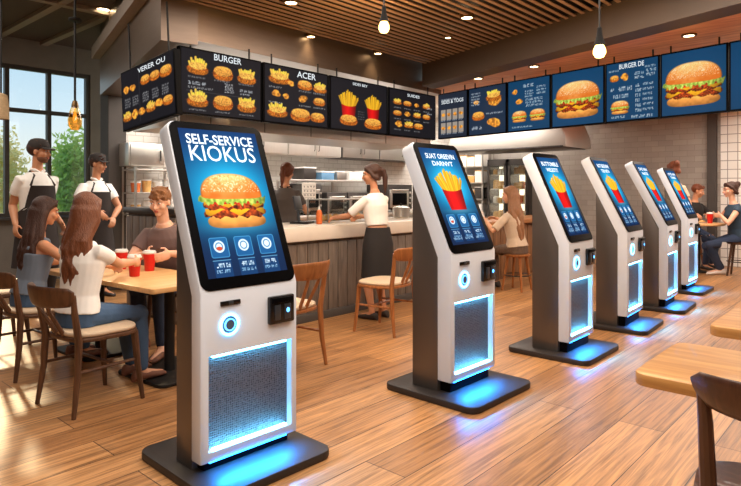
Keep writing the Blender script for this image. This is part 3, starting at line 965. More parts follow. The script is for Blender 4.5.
M.update(
    floor=floor_mat(),
    dark_wall=mat('dark_plaster', (84, 78, 72), .8, bump=.15, bscale=30),
    concrete=mat('concrete', (128, 120, 112), .8, var=.18, scale=5, bump=.2, bscale=40),
    column=mat('column_paint', (72, 66, 62), .7, var=.15, scale=6, bump=.1),
    stone=tiles('grey_stone', (182, 174, 165), (166, 158, 150), (146, 139, 132), .24, .10, .003, .55, .5, 'YZ', .35, .15),
    subway=tiles('subway_tile', (236, 232, 226), (226, 222, 216), (196, 190, 182), .22, .085, .004, .2, .5, 'XZ'),
    square_tile=tiles('square_tile', (246, 244, 240), (240, 238, 232), (150, 146, 142), .15, .15, .006, .2, 0.0, 'YZ'),
    slat=mat('ceiling_slat', (156, 126, 102), .5, var=.2, scale=3, stretch=(1, 20, 20)),
    black=mat('matt_black', (16, 14, 13), .6),
    plenum=mat('plenum', (9, 7, 6), 1.0),
    mesh_ceiling=mat('ceiling_mesh', (88, 74, 68), .8, var=.35, scale=120, bump=.5, bscale=200),
    grey_beam=mat('grey_beam', (150, 138, 128), .7),
    beam=mat('brown_beam', (72, 60, 52), .55, var=.12, scale=4),
    fascia=mat('brushed_fascia', (128, 112, 100), .38, .7, var=.14, scale=4, stretch=(1, 1, 8)),
    oak_soffit=wood('soffit_wood', (190, 116, 64), (236, 164, 104), 2.5, .45, (12, 1, 12)),
    white_ceiling=mat('kitchen_ceiling', (226, 222, 214), .7),
    frame_dark=mat('window_frame', (64, 56, 50), .5),
    glass=glass_mat('window_glass', (.97, .99, 1.0), .05),
    clear=glass_mat('display_glass', (.95, .98, .98), .14),
    amber=glass_mat('amber_glass', (1.0, .78, .45), .12),
    steel=mat('stainless', (206, 203, 198), .28, .9, var=.08, scale=3, stretch=(1, 1, 14)),
    steel_light=mat('stainless_bright', (222, 218, 212), .33, .75, var=.06, scale=3, stretch=(12, 1, 1)),
    steel_dark=mat('dark_steel', (84, 80, 78), .35, .7),
    white_plastic=mat('white_plastic', (232, 230, 226), .4),
    counter_top=mat('counter_top', (224, 214, 202), .3, var=.06, scale=14),
    bar_top=wood('bar_top_wood', (150, 96, 54), (196, 138, 86), 2.2, .35),
    panel_wood=wood('grey_panel_wood', (92, 80, 72), (126, 112, 100), 3, .55, (10, 10, 1)),
    brown_panel=wood('brown_panel_wood', (112, 76, 48), (150, 106, 68), 3, .5, (10, 10, 1)),
    table_oak=wood('table_oak', (166, 114, 58), (204, 152, 88), 2.0, .42, (14, 1.2, 14), coat=.05),
    table_light=wood('table_light', (214, 164, 106), (236, 190, 132), 2.0, .4, (1.2, 12, 12)),
    chair_walnut=wood('chair_walnut', (70, 46, 32), (104, 70, 48), 3, .38, (12, 12, 1.5), coat=.1),
    chair_dark=wood('chair_dark', (56, 33, 23), (92, 58, 40), 3, .34, (12, 12, 1.5), coat=.2),
    chair_oak=wood('chair_oak', (140, 84, 44), (182, 116, 66), 3, .38, (12, 12, 1.5), coat=.1),
    seat_pad=mat('cream_seat', (206, 182, 154), .6, bump=.06, bscale=90),
    kiosk_white=mat('kiosk_white', (216, 224, 236), .32, .0, var=.03, coat=.2),
    kiosk_side=mat('kiosk_bronze', (112, 106, 102), .34, .75, var=.08, scale=5, stretch=(1, 1, .2)),
    kiosk_base=mat('kiosk_base', (44, 38, 36), .52, .1, var=.12),
    bezel=mat('bezel_black', (8, 8, 10), .42),
    reader=mat('reader_black', (18, 18, 20), .25),
    reader_grey=mat('reader_grey', (70, 74, 80), .3, .5),
    ring_disc=mat('ring_disc', (92, 116, 140), .3, .4),
    grille=perforated_mat(),
    glow=emis('cyan_glow', (90, 196, 255), 38),
    glow_soft=emis('blue_glow', (40, 150, 255), 14),
    ring=emis('ring_glow', (110, 205, 255), 7),
    led=emis('blue_led', (90, 170, 255), 4),
    letters=emis('screen_letters', (238, 248, 255), 1.6),
    letters_board=emis('board_letters', (225, 232, 236), 1.1),
    screen=picture_mat('kiosk_screen', 1.3),
    board=picture_mat('board_screen', .95),
    bulb=emis('warm_bulb', (255, 206, 120), 8),
    bulb_dim=emis('dim_bulb', (255, 190, 100), 1.6),
    stubble=mat('stubble', (122, 82, 60), .7, var=.4, scale=90),
    spot=emis('warm_spot', (255, 226, 176), 16),
    skin=mat('skin', (222, 166, 132), .5, var=.06, scale=20, sss=.1),
    skin_tan=mat('skin_tan', (206, 146, 110), .5, var=.06, scale=20, sss=.1),
    skin_pale=mat('skin_pale', (234, 182, 152), .5, var=.06, scale=20, sss=.1),
    eye_white=mat('eye_white', (226, 218, 210), .3), iris=mat('iris', (50, 34, 24), .25), lips=mat('lips', (190, 104, 90), .45),
    hair=mat('brown_hair', (116, 66, 38), .5, var=.45, scale=40, bump=.6, bscale=70, stretch=(3, 3, .5)),
    hair_dark=mat('dark_hair', (66, 38, 27), .5, var=.4, scale=40, bump=.6, bscale=70, stretch=(3, 3, .5)),
    hair_auburn=mat('auburn_hair', (118, 62, 36), .5, var=.4, scale=40, bump=.6, bscale=70, stretch=(3, 3, .5)),
    hair_light=mat('light_hair', (146, 98, 60), .5, var=.45, scale=40, bump=.6, bscale=70, stretch=(3, 3, .5)),
    white_shirt=mat('white_shirt', (246, 243, 238), .8, var=.05, bump=.25, bscale=14),
    blue_top=mat('blue_top', (112, 124, 140), .8, bump=.25, bscale=16),
    mauve_shirt=mat('mauve_shirt', (118, 96, 92), .85, bump=.25, bscale=16),
    jeans=mat('blue_jeans', (66, 92, 124), .85, var=.2, scale=18, bump=.35, bscale=22),
    jeans_dark=mat('dark_jeans', (44, 58, 84), .85, var=.2, scale=18, bump=.35, bscale=22),
    black_cloth=mat('black_cloth', (34, 30, 30), .85, bump=.25, bscale=16),
    apron=mat('apron_cloth', (44, 36, 34), .85, var=.12, bump=.25, bscale=16),
    uniform=mat('grey_uniform', (92, 84, 80), .85, bump=.25, bscale=16),
    cap=mat('cap_cloth', (50, 44, 42), .85, bump=.15, bscale=40),
    beige=mat('beige_knit', (206, 182, 156), .9, bump=.4, bscale=30),
    patterned=mat('patterned_skirt', (96, 74, 58), .85, var=.6, scale=24),
    navy=mat('navy_top', (46, 66, 84), .85, bump=.25, bscale=16),
    shoe=mat('dark_shoe', (52, 42, 38), .6), shoe_white=mat('white_shoe', (226, 214, 204), .55), shoe_tan=mat('tan_sandal', (112, 70, 52), .6),
    red=mat('red_paper', (214, 30, 26), .35, var=.06), lid=mat('white_lid', (240, 236, 232), .35),
    leaf=leaf_mat('leaf', (186, 212, 112)), leaf_gold=leaf_mat('leaf_gold', (244, 228, 160)),
    bark=mat('bark', (96, 78, 60), .9), lawn=mat('lawn', (150, 160, 96), .9, var=.3, scale=2),
    food=mat('food_gold', (216, 168, 100), .7, var=.4, scale=30), food_red=mat('food_orange', (214, 108, 48), .6, var=.3, scale=30),
    blue_box=mat('blue_box', (96, 140, 176), .5), paper=mat('paper', (240, 234, 224), .7), straw=mat('straw', (196, 168, 130), .9, var=.3, scale=40, bump=.5, bscale=80),
    brass=mat('brass', (120, 92, 58), .35, .8),
)


M['bezel'].node_tree.nodes['Principled BSDF'].inputs['Specular IOR Level'].default_value = .04


def fridge_glow():
    return mat('fridge_light', (250, 240, 220), .6, emit=(255, 236, 204), es=2.2)


M['fridge_in'] = fridge_glow()

# ------------------------------------------------------------------ the setting
struct('floor', MB().box((4.3, 2.9, -.05), (15.4, 13.2, .1)), M['floor'], 0)
WX0, WX1, WZ0, WZ1, WY = .55, 3.86, .92, 3.05, 9.2          # window opening
XF = 11.6                                                   # far wall
w = MB()
w.box(((-3.3 + WX0) / 2, WY + .1, 1.75), (WX0 + 3.3, .2, 3.5))
w.box(((WX0 + WX1) / 2, WY + .1, WZ0 / 2), (WX1 - WX0, .2, WZ0))
w.box(((WX0 + WX1) / 2, WY + .1, (WZ1 + 3.5) / 2), (WX1 - WX0, .2, 3.5 - WZ1))
w.box(((WX1 + 4.4) / 2, WY + .1, 1.75), (4.4 - WX1, .2, 3.5))
struct('wall_window_side', w, M['concrete'], 0)
struct('wall_kitchen_back', MB().box((7.75, 7.85, 1.45), (8.1, .2, 2.9)), M['subway'], 0)
struct('wall_far', MB().box((XF + .1, 4.35, 1.5), (.2, 7.3, 3.0)), M['stone'], 0)
struct('wall_tiled', MB().box((XF + .09, -.67, 1.5), (.2, 6.05, 3.0)), M['square_tile'], 0)
p0 = on_x(712, 200, XF - .06)
struct('trim_1', MB().box((XF - .05, p0.y, 1.5), (.1, .14, 3.0), bev=.006), M['column'], 0)
struct('wall_near', MB().box((4.3, -3.65, 1.75), (15.4, .1, 3.5)), M['dark_wall'], 0)
struct('wall_entrance', MB().box((-3.25, 2.9, 1.75), (.1, 13, 3.5)), M['dark_wall'], 0)
# column at the end of the kitchen wall
c = on_y(114, 200, 7.72)
struct('column_1', MB().box((c.x, 7.74, 1.7), (.24, .24, 3.4), bev=.008), M['column'], 0)
# window
fr = MB()
mull = [WX1 - .03 - .545 * k for k in range(7)]
for x in mull: fr.box((x, WY + .06, (WZ0 + WZ1) / 2), (.055, .08, WZ1 - WZ0))
for z in (WZ0 + .03, 2.42, WZ1 - .03): fr.box(((WX0 + WX1) / 2, WY + .06, z), (WX1 - WX0, .075, .055))
wo = struct('window_1', fr, M['frame_dark'], 0)
MB().box(((WX0 + WX1) / 2, WY + .07, (WZ0 + WZ1) / 2), (WX1 - WX0, .008, WZ1 - WZ0)).build('glass', M['glass'], wo, smooth=0)
MB().box(((WX0 + WX1) / 2, WY - .03, WZ0 - .02), (WX1 - WX0 + .1, .16, .04), bev=.005).build('sill', M['frame_dark'], wo, smooth=0)
# ceilings
A_, B_ = Vector((2.45, 4.5, 0)), Vector((3.35, 7.7, 0))      # kitchen soffit's side edge
struct('ceiling', MB().prism([(-3.3, -3.7), (5.5, -3.7), (5.5, 9.3), (-3.3, 9.3)], 3.42, 3.5), M['mesh_ceiling'], 0)
g = MB()
for X in (2.62, 3.2): g.box((X, 6.9, 3.40), (.09, 4.7, .05))
g.box((1.2, 7.05, 3.395), (4.2, .10, .05)); g.box((1.2, 5.3, 3.395), (4.2, .10, .05))
for X in (2.05, 1.45): g.box((X, 6.9, 3.40), (.07, 4.7, .05))
struct('trim_2', g, M['grey_beam'], 0)
ZS = 2.87


def beam_x(y): return 4.79 + (y - .85) * (5.9 - 4.79) / (4.3 - .85)


sl = MB(); y = -3.5
while y < 4.48:
    x1 = beam_x(y)
    sl.box(((x1 - 3.0) / 2, y, ZS + .004), (x1 + 3.0, .034, .008))
    y += .088
struct('ceiling.001', sl, M['slat'], 0)
struct('ceiling.002', MB().box((1.7, .45, ZS + .12), (10.2, 8.2, .04)), M['plenum'], 0)
# soffit over the kitchen opening
sf = MB()
sf.prism([(2.45, 4.5), (6.55, 4.62), (6.62, 4.78), (2.62, 4.78)], 2.58, 3.42)
struct('trim_3', sf, M['fascia'], 0)
sd = (B_ - A_).normalized(); sn = Vector((-sd.y, sd.x, 0))
q = [A_, B_, B_ - sn * .3, A_ - sn * .3]
struct('trim_4', MB().prism([(p.x, p.y) for p in q], 2.52, 3.42), M['fascia'], 0)
q = [A_ + sn * .10 - sd * .1, B_ + sn * .10, B_ + sn * .002, A_ + sn * .002 - sd * .1]
struct('trim_5', MB().prism([(p.x, p.y) for p in q], 2.98, 3.12), M['grey_beam'], 0)
struct('ceiling.003', MB().prism([(2.6, 4.78), (XF, 4.78), (XF, 7.75), (3.4, 7.75)], 2.9, 2.98), M['white_ceiling'], 0)
b0, b1 = (beam_x(4.5), 4.5), (beam_x(-3.6), -3.6)
struct('beam_1', MB().prism([b0, b1, (b1[0] + .26, b1[1]), (b0[0] + .26, b0[1])], 2.6, 2.90), M['beam'], 0)
struct('ceiling.004', MB().prism([(b0[0] + .2, 4.78), (b1[0] + .2, b1[1]), (XF, b1[1]), (XF, 4.78)], 2.64, 2.70), M['oak_soffit'], 0)
# garden beyond the window
o = struct('ground', MB().box((-2, 20, -.3), (40, 21, .1)), M['lawn'], 0)


def tree(px, d, z0, rad, hz, m, label, n=2600):
    p = at(px, d)
    t = thing('tree', label, 'tree', (p.x, p.y, -.25), 0, 'trees outside the window')
    rr = random.Random(int(px * 7 + 3)); b = MB()
    for i in range(n):
        v = Vector((rr.gauss(0, 1), rr.gauss(0, 1), rr.gauss(0, 1))).normalized() * rr.uniform(.55, 1.0) * (.8 + .25 * math.sin(i * .7))
        c = Vector((v.x * rad, v.y * rad, z0 + hz * (1 + v.z)))
        a = Vector((rr.uniform(-1, 1), rr.uniform(-1, 1), rr.uniform(-1, 1))).normalized(); e = a.orthogonal().normalized(); s = rr.uniform(.04, .085)
        b.quad(c - a * s, c + e * s * .6, c + a * s, c - e * s * .6)
    b.build('crown', m, t, smooth=0)
    MB().tube([(0, 0, 0), (.03, 0, z0 * .6), (0, .02, z0 + hz)], [.09, .07, .04], n=9).build('trunk', M['bark'], t)


tree(74, 12.5, .3, .62, 1.35, M['leaf'], 'leafy green tree close to the right-hand panes of the window', 4200)
tree(30, 18.5, .1, 1.0, .8, M['leaf'], 'low bushy green tree between the two taller ones', 3000)
tree(-4, 14.0, .3, .75, 1.45, M['leaf_gold'], 'sunlit golden tree at the far left of the window', 3600)

# ------------------------------------------------------------------ kiosks
def kiosk(pos, rz, W, tw, Dc, zb, zk, dy, H, ts, Wb, bf, bb, kind, titles, label, res):
    t = thing('self_service_kiosk', label, 'kiosk', (pos[0], pos[1], 0), math.radians(rz), 'self service kiosks in a row')
    h = W / 2
    n = math.hypot(dy, H - zk); vy, vz = dy / n, (H - zk) / n
    b = MB(); b.prism(rrect(Wb, bf + bb, .07, 6, 0, (bb - bf) / 2), 0, .042, bev=.008)
    b.build('base', M['kiosk_base'], t)
    MB().box((0, Dc * .5 + .0, .042 + (zb - .042) / 2), (W - .07, Dc - .06, zb - .042), bev=.004).build('plinth', M['bezel'], t)
    # white front shell: vertical front, leaning slab above
    ny, nz = vz, -vy
    otl = (dy + ny * ts, H + nz * ts)
    prof = [(0, zb), (0, zk), (dy, H), otl, (tw, zk - .02), (tw, zb)]
    s = MB(); s.prism(prof, -h, h, 'YZX')
    bm = s.bm
    es = [e for e in bm.edges if abs(e.verts[0].co.x - e.verts[1].co.x) < 1e-6 and all(v.co.z > otl[1] - .001 for v in e.verts)]
    bmesh.ops.bevel(bm, geom=es, offset=.045, segments=6, affect='EDGES', profile=.5)
    es = [e for e in bm.edges if e.calc_face_angle(0) > .5]
    bmesh.ops.bevel(bm, geom=es, offset=.009, segments=2, affect='EDGES', profile=.5)
    zt, zl = zk - .375 * (zk - zb), zb + .045
    gw = W * .86
    shell = s.build('front_shell', M['kiosk_white'], t)
    cut = MB().box((W * .005, 0, (zt + zl) / 2), (gw, .084, zt - zl)).build('cut', None, t)
    bo = shell.modifiers.new('b', 'BOOLEAN'); bo.object = cut; bo.operation = 'DIFFERENCE'; bo.solver = 'EXACT'
    nm = bpy.data.meshes.new_from_object(shell.evaluated_get(bpy.context.evaluated_depsgraph_get()))
    shell.modifiers.clear(); shell.data = nm; bpy.data.objects.remove(cut)
    nm.shade_smooth(); nm.set_sharp_from_angle(angle=math.radians(35))
    # cabinet behind
    dzdy = (otl[1] - zk + .02) / (otl[0] - tw)
    c = MB(); c.prism([(tw + .001, .042), (Dc, .042), (Dc, zk - .02 + (Dc - tw) * dzdy - .004), (tw + .001, zk - .024)], -h + .004, h - .004, 'YZX', bev=.006)
    c.build('cabinet', M['kiosk_side'], t)
    # screen
    F = Matrix(((1, 0, 0, 0), (0, vy, -vz, 0), (0, vz, vy, zk), (0, 0, 0, 1)))
    z = MB(); z.prism(rrect(W - .014, n - .012, .045, 6, 0, n / 2), .0005, .007, bev=.003); z.xform(F)
    z.build('bezel', M['bezel'], t)
    dw, dh = W - .098, n - .105
    me = kiosk_picture(kind, res).to_mesh('display', M['screen'], dw, dh)
    mesh_xform(me, F @ Matrix.Translation((0, n / 2 + .008, .0085)))
    disp = link('display', me, t)
    for s_, y_, w_, h_, bold in titles:
        lt = text_mesh(s_, dw * w_, dh * h_, bold, M['letters'])
        mesh_xform(lt, F @ Matrix.Translation((0, n / 2 + .008 + dh * (.5 - y_), .0105)))
        link('lettering', lt, disp)
    # scanner, slot, card reader
    fx = -h + .27 * W; zr = zk - .205 * (zk - zb); zsl = zk - .075 * (zk - zb)
    rm = Matrix.Rotation(PI / 2, 4, 'X')
    r = MB(); r.lathe([(.040, 0), (.040, .008), (.046, .011), (.052, .008), (.052, 0)], (fx, 0, zr), 32, rm)
    ro = r.build('scanner_ring', M['ring'], t)
    MB().lathe([(.039, 0), (.039, .004), (.024, .005), (.023, .009), (.002, .010)], (fx, 0, zr), 28, rm).build('scanner_disc', M['ring_disc'], ro)
    MB().lathe([(.023, .0), (.023, .0105), (.026, .0115), (.029, .0105), (.029, .0)], (fx, 0, zr), 28, rm).build('scanner_inner_ring', M['led'], ro)
    sl_ = MB(); sl_.box((fx + .005, -.003, zsl), (.105, .010, .022), bev=.003); so = sl_.build('ticket_slot', M['reader'], t)
    MB().box((fx + .005, -.0085, zsl), (.026, .004, .016), bev=.001).build('slot_clip', M['reader_grey'], so)
    rx, rzc = -h + .80 * W, zk - .165 * (zk - zb)
    k = MB(); k.box((rx, -.010, rzc), (.150, .026, .135), bev=.008); ko = k.build('card_reader', M['reader'], t)
    MB().box((rx, -.026, rzc + .048), (.128, .012, .026), bev=.005).build('reader_hood', M['bezel'], ko)
    MB().box((rx - .03, -.0245, rzc - .012), (.036, .006, .075), bev=.006).build('card_slot', M['reader_grey'], ko)
    MB().box((rx + .03, -.0245, rzc - .012), (.040, .006, .075), bev=.006).build('keypad', M['reader_grey'], ko)
    MB().ell((rx + .03, -.029, rzc - .005), (.010, .004, .012), None, 10, 6).build('reader_light', M['led'], ko)
    # glowing perforated panel, framed by the shell
    MB().box((W * .005, .038, (zt + zl) / 2), (gw - .002, .004, zt - zl - .002)).build('grille', M['grille'], t, smooth=0)
    MB().box((W * .005, .014, zt - .006), (gw - .05, .018, .010), bev=.003).build('light_strip', M['glow'], t)
    MB().box((W * .005, .014, zl + .006), (gw - .05, .018, .010), bev=.003).build('light_strip', M['glow'], t)
    MB().box((0, .022, zb - .005), (W * .8, .016, .008), bev=.002).build('underglow_strip', M['glow_soft'], t)
    # blue wash thrown down on the base and floor
    ld = bpy.data.lights.new('kiosk_underglow', 'AREA'); ld.shape = 'RECTANGLE'; ld.size = W * .8; ld.size_y = .03
    ld.energy = 11; ld.spread = math.radians(140); ld.color = lin((30, 140, 255))
    lo = bpy.data.objects.new('kiosk_underglow', ld); COL.objects.link(lo); lo.parent = t
    lo.location = (0, -.045, zb + .05); lo.rotation_euler = (math.radians(-18), 0, 0)
    return t


KI = [
    dict(W=.542, tw=.081, Dc=.222, zb=.085, zk=.842, dy=.318, H=1.637, ts=.085, Wb=.675, bf=.21, bb=.479, pos=(1.708, 2.29), rz=-1.8),
    dict(W=.512, tw=.105, Dc=.308, zb=.111, zk=.898, dy=.323, H=1.616, ts=.095, Wb=.71, bf=.235, bb=.476, pos=(3.289, 2.063), rz=-1.1),
    dict(W=.491, tw=.089, Dc=.309, zb=.125, zk=.886, dy=.322, H=1.603, ts=.091, Wb=.70, bf=.185, bb=.485, pos=(4.64, 1.913), rz=.4),
    dict(W=.530, tw=.091, Dc=.288, zb=.135, zk=.904, dy=.361, H=1.623, ts=.088, Wb=.68, bf=.18, bb=.489, pos=(5.878, 1.903), rz=3.1),
    dict(W=.520, tw=.085, Dc=.254, zb=.123, zk=.908, dy=.368, H=1.623, ts=.089, Wb=.68, bf=.18, bb=.489, pos=(7.095, 1.904), rz=3.1),
    dict(W=.516, tw=.082, Dc=.279, zb=.105, zk=.930, dy=.310, H=1.59, ts=.075, Wb=.68, bf=.18, bb=.489, pos=(8.451, 2.026), rz=.9),
]
T2 = lambda a, b: [(a, .085, .78, .055, .02), (b, .165, .56, .05, .02)]
KT = [
    (0, [('SELF-SERVICE', .072, .86, .072, .018), ('KIOKUS', .172, .84, .112, .004)], 'white kiosk with a burger on its screen, the largest of the row', 330),
    (1, T2('SUAT OREEVIN', 'DARNVT'), 'second kiosk of the row, fries on its screen, standing right of the burger kiosk', 240),
    (1, T2('BUTTOMBLE', 'WELESTIT'), 'third kiosk of the row, in front of the long-haired woman at the bar', 190),
    (1, T2('BOTISEENNE', 'TIEN BITA'), 'fourth kiosk of the row, half hiding the fifth one behind it', 160),
    (1, T2('SVE NN', 'NATIE'), 'fifth kiosk of the row, fries on its screen, next to last', 140),
    (1, T2('OTE NN', 'TARE'), 'last and smallest kiosk of the row, beside the round table', 120),
]
for a, (kind, tt, lb, res) in zip(KI, KT):
    kiosk(kind=kind, titles=tt, label=lb, res=res, **a)
# ------------------------------------------------------------------ menu boards
def board(pos, rz, w, h, pic, title, label, group, ztop, roll=0.0, cat='menu board', tw_=.4, ty=.09, th=.09, bold=.012, rods=True, tx=0.0):
    t = thing('hanging_menu_board', label, cat, pos, rz, group)
    t.rotation_euler = (0, roll, rz)
    rm = Matrix.Rotation(PI / 2, 4, 'X')
    f = MB(); f.box((0, .026, 0), (w, .05, h), bev=.004)
    f.build('frame', M['bezel'], t, smooth=0)
    me = pic.to_mesh('display', M['board'], w - .03, h - .03)
    mesh_xform(me, Matrix.Translation((0, -.0015, 0)) @ rm)
    d = link('display', me, t)
    if title:
        lt = text_mesh(title, w * tw_, h * th, bold, M['letters_board'])
        mesh_xform(lt, Matrix.Translation((tx * w, -.003, h * (.5 - ty))) @ rm)
        link('lettering', lt, d)
    if rods:
        for s in (-1, 1):
            r = MB(); r.tube([(s * w * .36, .03, h / 2 - .01), (s * w * .36, .03, ztop - pos[2])], .008, n=8)
            r.build('hanging_rod', M['black'], t)
    return t


DK = (36, 36, 42)
BL = (24, 78, 114)


def pic_burgers(seed, w=190, h=128):
    p = Pic(w, h, DK, seed); a = p.asp
    for k in range(3):
        cx = a * (.19 + .31 * k)
        p.golden(cx, .27 + .03 * (k > 0), a * .125, 0 if k != 1 else 1); p.golden(cx, .78, a * .125, 0 if k != 1 else 1)
        p.squiggle(cx - a * .11, .42, a * .2, .022, (190, 190, 190), .6); p.squiggle(cx - a * .10, .93, a * .2, .022, (190, 190, 190), .6)
    p.squiggle(a * .08, .50, a * .22, .05); p.squiggle(a * .08, .58, a * .3, .028, (190, 190, 190))
    for k in range(4): p.squiggle(a * .52, .46 + .04 * k, a * .12, .03, (220, 220, 220), .8)
    p.squiggle(a * .72, .52, a * .18, .04); p.squiggle(a * .72, .585, a * .14, .026)
    p.line(a * .06, .65, a * .94, .65, .002, (120, 120, 120))
    return p


def pic_mixed(seed):
    p = Pic(150, 128, DK, seed); a = p.asp
    p.golden(a * .22, .20, a * .16, 0); p.golden(a * .62, .26, a * .12, 1); p.golden(a * .87, .28, a * .115, 0)
    p.golden(a * .40, .27, a * .07, 2)
    p.golden(a * .17, .50, a * .09, 2); p.golden(a * .32, .52, a * .07, 2); p.golden(a * .60, .52, a * .10, 2); p.golden(a * .86, .53, a * .10, 1)
    p.golden(a * .19, .80, a * .15, 0); p.golden(a * .55, .82, a * .16, 1); p.golden(a * .83, .83, a * .12, 1)
    for y in (.37, .64): 
        for x in (.06, .52, .76): p.squiggle(a * x, y, a * .2, .024, (200, 200, 200), .7)
    return p


def pic_fries(seed):
    p = Pic(150, 136, DK, seed); a = p.asp
    p.fries(a * .30, .50, a * .125, .30); p.fries(a * .74, .50, a * .115, .28)
    p.golden(a * .30, .80, a * .15, 1); p.golden(a * .74, .82, a * .16, 1)
    for k in range(4): p.squiggle(a * .46, .60 + .05 * k, a * .12, .02, (150, 150, 150), .5)
    return p


def pic_grid(seed):
    p = Pic(130, 128, DK, seed); a = p.asp
    for r in range(3):
        for k in range(4 if r < 2 else 3):
            p.golden(a * (.16 + .21 * k + (.03 if r == 2 else 0)), .27 + .24 * r, a * (.085 if r < 2 else .1), (r + k) % 3)
            p.squiggle(a * (.09 + .21 * k), .385 + .24 * r, a * .14, .02, (200, 200, 200), .6)
    p.squiggle(a * .8, .3, a * .14, .03); p.squiggle(a * .8, .42, a * .14, .03)
    return p


def pic_side(seed):
    p = Pic(150, 108, DK, seed); a = p.asp
    for k, (x, s) in enumerate(((.10, .07), (.24, .075), (.48, .08), (.66, .08), (.86, .095))):
        p.golden(a * x, .32 - .05 * (k > 1), a * s * 1.12, 2 if k < 2 else 1)
    for k in range(6): p.golden(a * (.10 + .155 * k), .80 - .01 * k, a * .088, (0, 2, 2, 0, 2, 1)[k])
    for r in range(4):
        for x in (.06, .22, .42, .60, .78): p.squiggle(a * x, .48 + .045 * r, a * .12, .026, (200, 200, 200), .65)
    p.line(a * .36, .1, a * .36, .94, .003, (90, 90, 95))
    return p


def pic_sides_grid(seed):
    p = Pic(110, 130, (44, 54, 70), seed); a = p.asp
    for r in range(2):
        for k in range(4):
            x0 = a * (.09 + .21 * k); y0 = .36 + .30 * r
            p.fill(p.rect(x0, y0, x0 + a * .17, y0 + .24, .01), (170, 160, 150)); p.golden(x0 + a * .085, y0 + .12, a * .08, 2)
            p.squiggle(x0, y0 + .245, a * .16, .02)
    p.squiggle(a * .1, .12, a * .6, .03)
    return p


def pic_combo(seed):
    p = Pic(112, 130, (38, 60, 84), seed); a = p.asp
    p.golden(a * .68, .30, a * .24, 2); p.golden(a * .68, .22, a * .2, 0)
    p.golden(a * .26, .60, a * .17, 1); p.golden(a * .68, .76, a * .22, 2); p.golden(a * .2, .3, a * .1, 2)
    for k in range(5): p.squiggle(a * .06, .10 + .06 * k, a * .26, .03)
    p.squiggle(a * .08, .82, a * .3, .07); p.squiggle(a * .48, .56, a * .44, .03)
    return p


def pic_two(seed):
    p = Pic(112, 130, BL, seed); a = p.asp
    p.burger(a * .28, .72, a * .19, .9, False); p.burger(a * .72, .72, a * .19, .9, False)
    p.golden(a * .17, .22, a * .09, 2); p.golden(a * .28, .42, a * .10, 2)
    p.squiggle(a * .38, .09, a * .3, .06); 
    for k in range(3): p.squiggle(a * .42, .22 + .05 * k, a * .2, .03); p.squiggle(a * .70, .16 + .06 * k, a * .22, .035)
    for k in range(3): p.squiggle(a * .44, .38 + .06 * k, a * .42, .04)
    p.squiggle(a * .1, .92, a * .5, .025)
    return p


def pic_list(seed):
    p = Pic(128, 130, BL, seed); a = p.asp
    p.golden(a * .16, .26, a * .09, 1); p.golden(a * .38, .25, a * .1, 2); p.burger(a * .27, .77, a * .19, .8, False)
    for k in range(2): p.squiggle(a * .56, .20 + .07 * k, a * .18, .045); p.squiggle(a * .78, .18 + .07 * k, a * .18, .045)
    p.squiggle(a * .24, .42, a * .28, .07); p.squiggle(a * .08, .43, a * .1, .05); p.squiggle(a * .14, .55, a * .32, .06)
    for k in range(6): p.squiggle(a * .58, .40 + .085 * k, a * .11, .05); p.squiggle(a * .72, .40 + .085 * k, a * .2, .035)
    p.squiggle(a * .1, .92, a * .3, .035); p.squiggle(a * .5, .93, a * .4, .045)
    p.squiggle(a * .05, .12, a * .2, .025); p.squiggle(a * .76, .12, a * .2, .03)
    return p


def pic_big(seed, cx=.5, w=.46):
    p = Pic(150, 150, BL, seed); a = p.asp
    p.glow(a * .5, .5, .6, .5, (30, 96, 140), .7)
    p.burger(a * cx, .53, a * w, .95)
    return p


GB = 'dark menu boards over the counter'
GR = 'blue menu boards on the right'
YB = 4.47
edges = [(179, 262), (263, 328.5), (329.5, 387.5), (388.5, 436)]
pics = [(pic_burgers(1), 'BURGER', 'dark menu board headed BURGER with six fried burgers', .34, .08, .10, .02), (pic_mixed(2), 'ACER', 'dark menu board of mixed burgers and snacks, right of the BURGER board', .30, .10, .11, .0),
        (pic_fries(3), 'SIDES BEY', 'dark menu board with two large boxes of fries', .26, .08, .05, 0), (pic_grid(4), 'SUIDES', 'dark menu board with rows of small snacks, right of the fries board', .26, .10, .06, .0)]
for (x0, x1), (p, tt, lb, tw_, ty, th, off) in zip(edges, pics):
    a, b = on_y(x0, 80, YB), on_y(x1, 80, YB)
    board(((a.x + b.x) / 2, YB, 2.22), 0, b.x - a.x - .012, .565, p, tt, lb, GB, 2.60, tw_=tw_, ty=ty, th=th, tx=.06 if tt == 'BURGER' else (.14 if tt == 'ACER' else 0))
# angled board round the corner
a = on_x(175.5, 80, 2.36); b = on_x(121.5, 100, 2.36)
tb = board((2.36, (a.y + b.y) / 2, 2.09), -PI / 2, b.y - a.y, .51, pic_side(5), 'VERER OU', 'dark menu board angled round the corner, leftmost of all the boards', GB, 2.75, roll=math.radians(-5), tw_=.5, ty=.10, th=.08, tx=.1)
P0, P1 = Vector((6.5, 4.68, 0)), Vector((5.85, 1.05, 0))
dv = (P1 - P0).normalized(); rzr = math.atan2(dv.y, dv.x)


def on_row(px):
    a = ray(px)
    # solve d*a = P0 + s*dv
    det = a[0] * -dv.y + a[1] * dv.x
    s = (a[0] * P0.y - a[1] * P0.x) / -det if det else 0
    d = (P0.x * -dv.y + P0.y * dv.x) / det
    return Vector((a[0] * d, a[1] * d, 0))


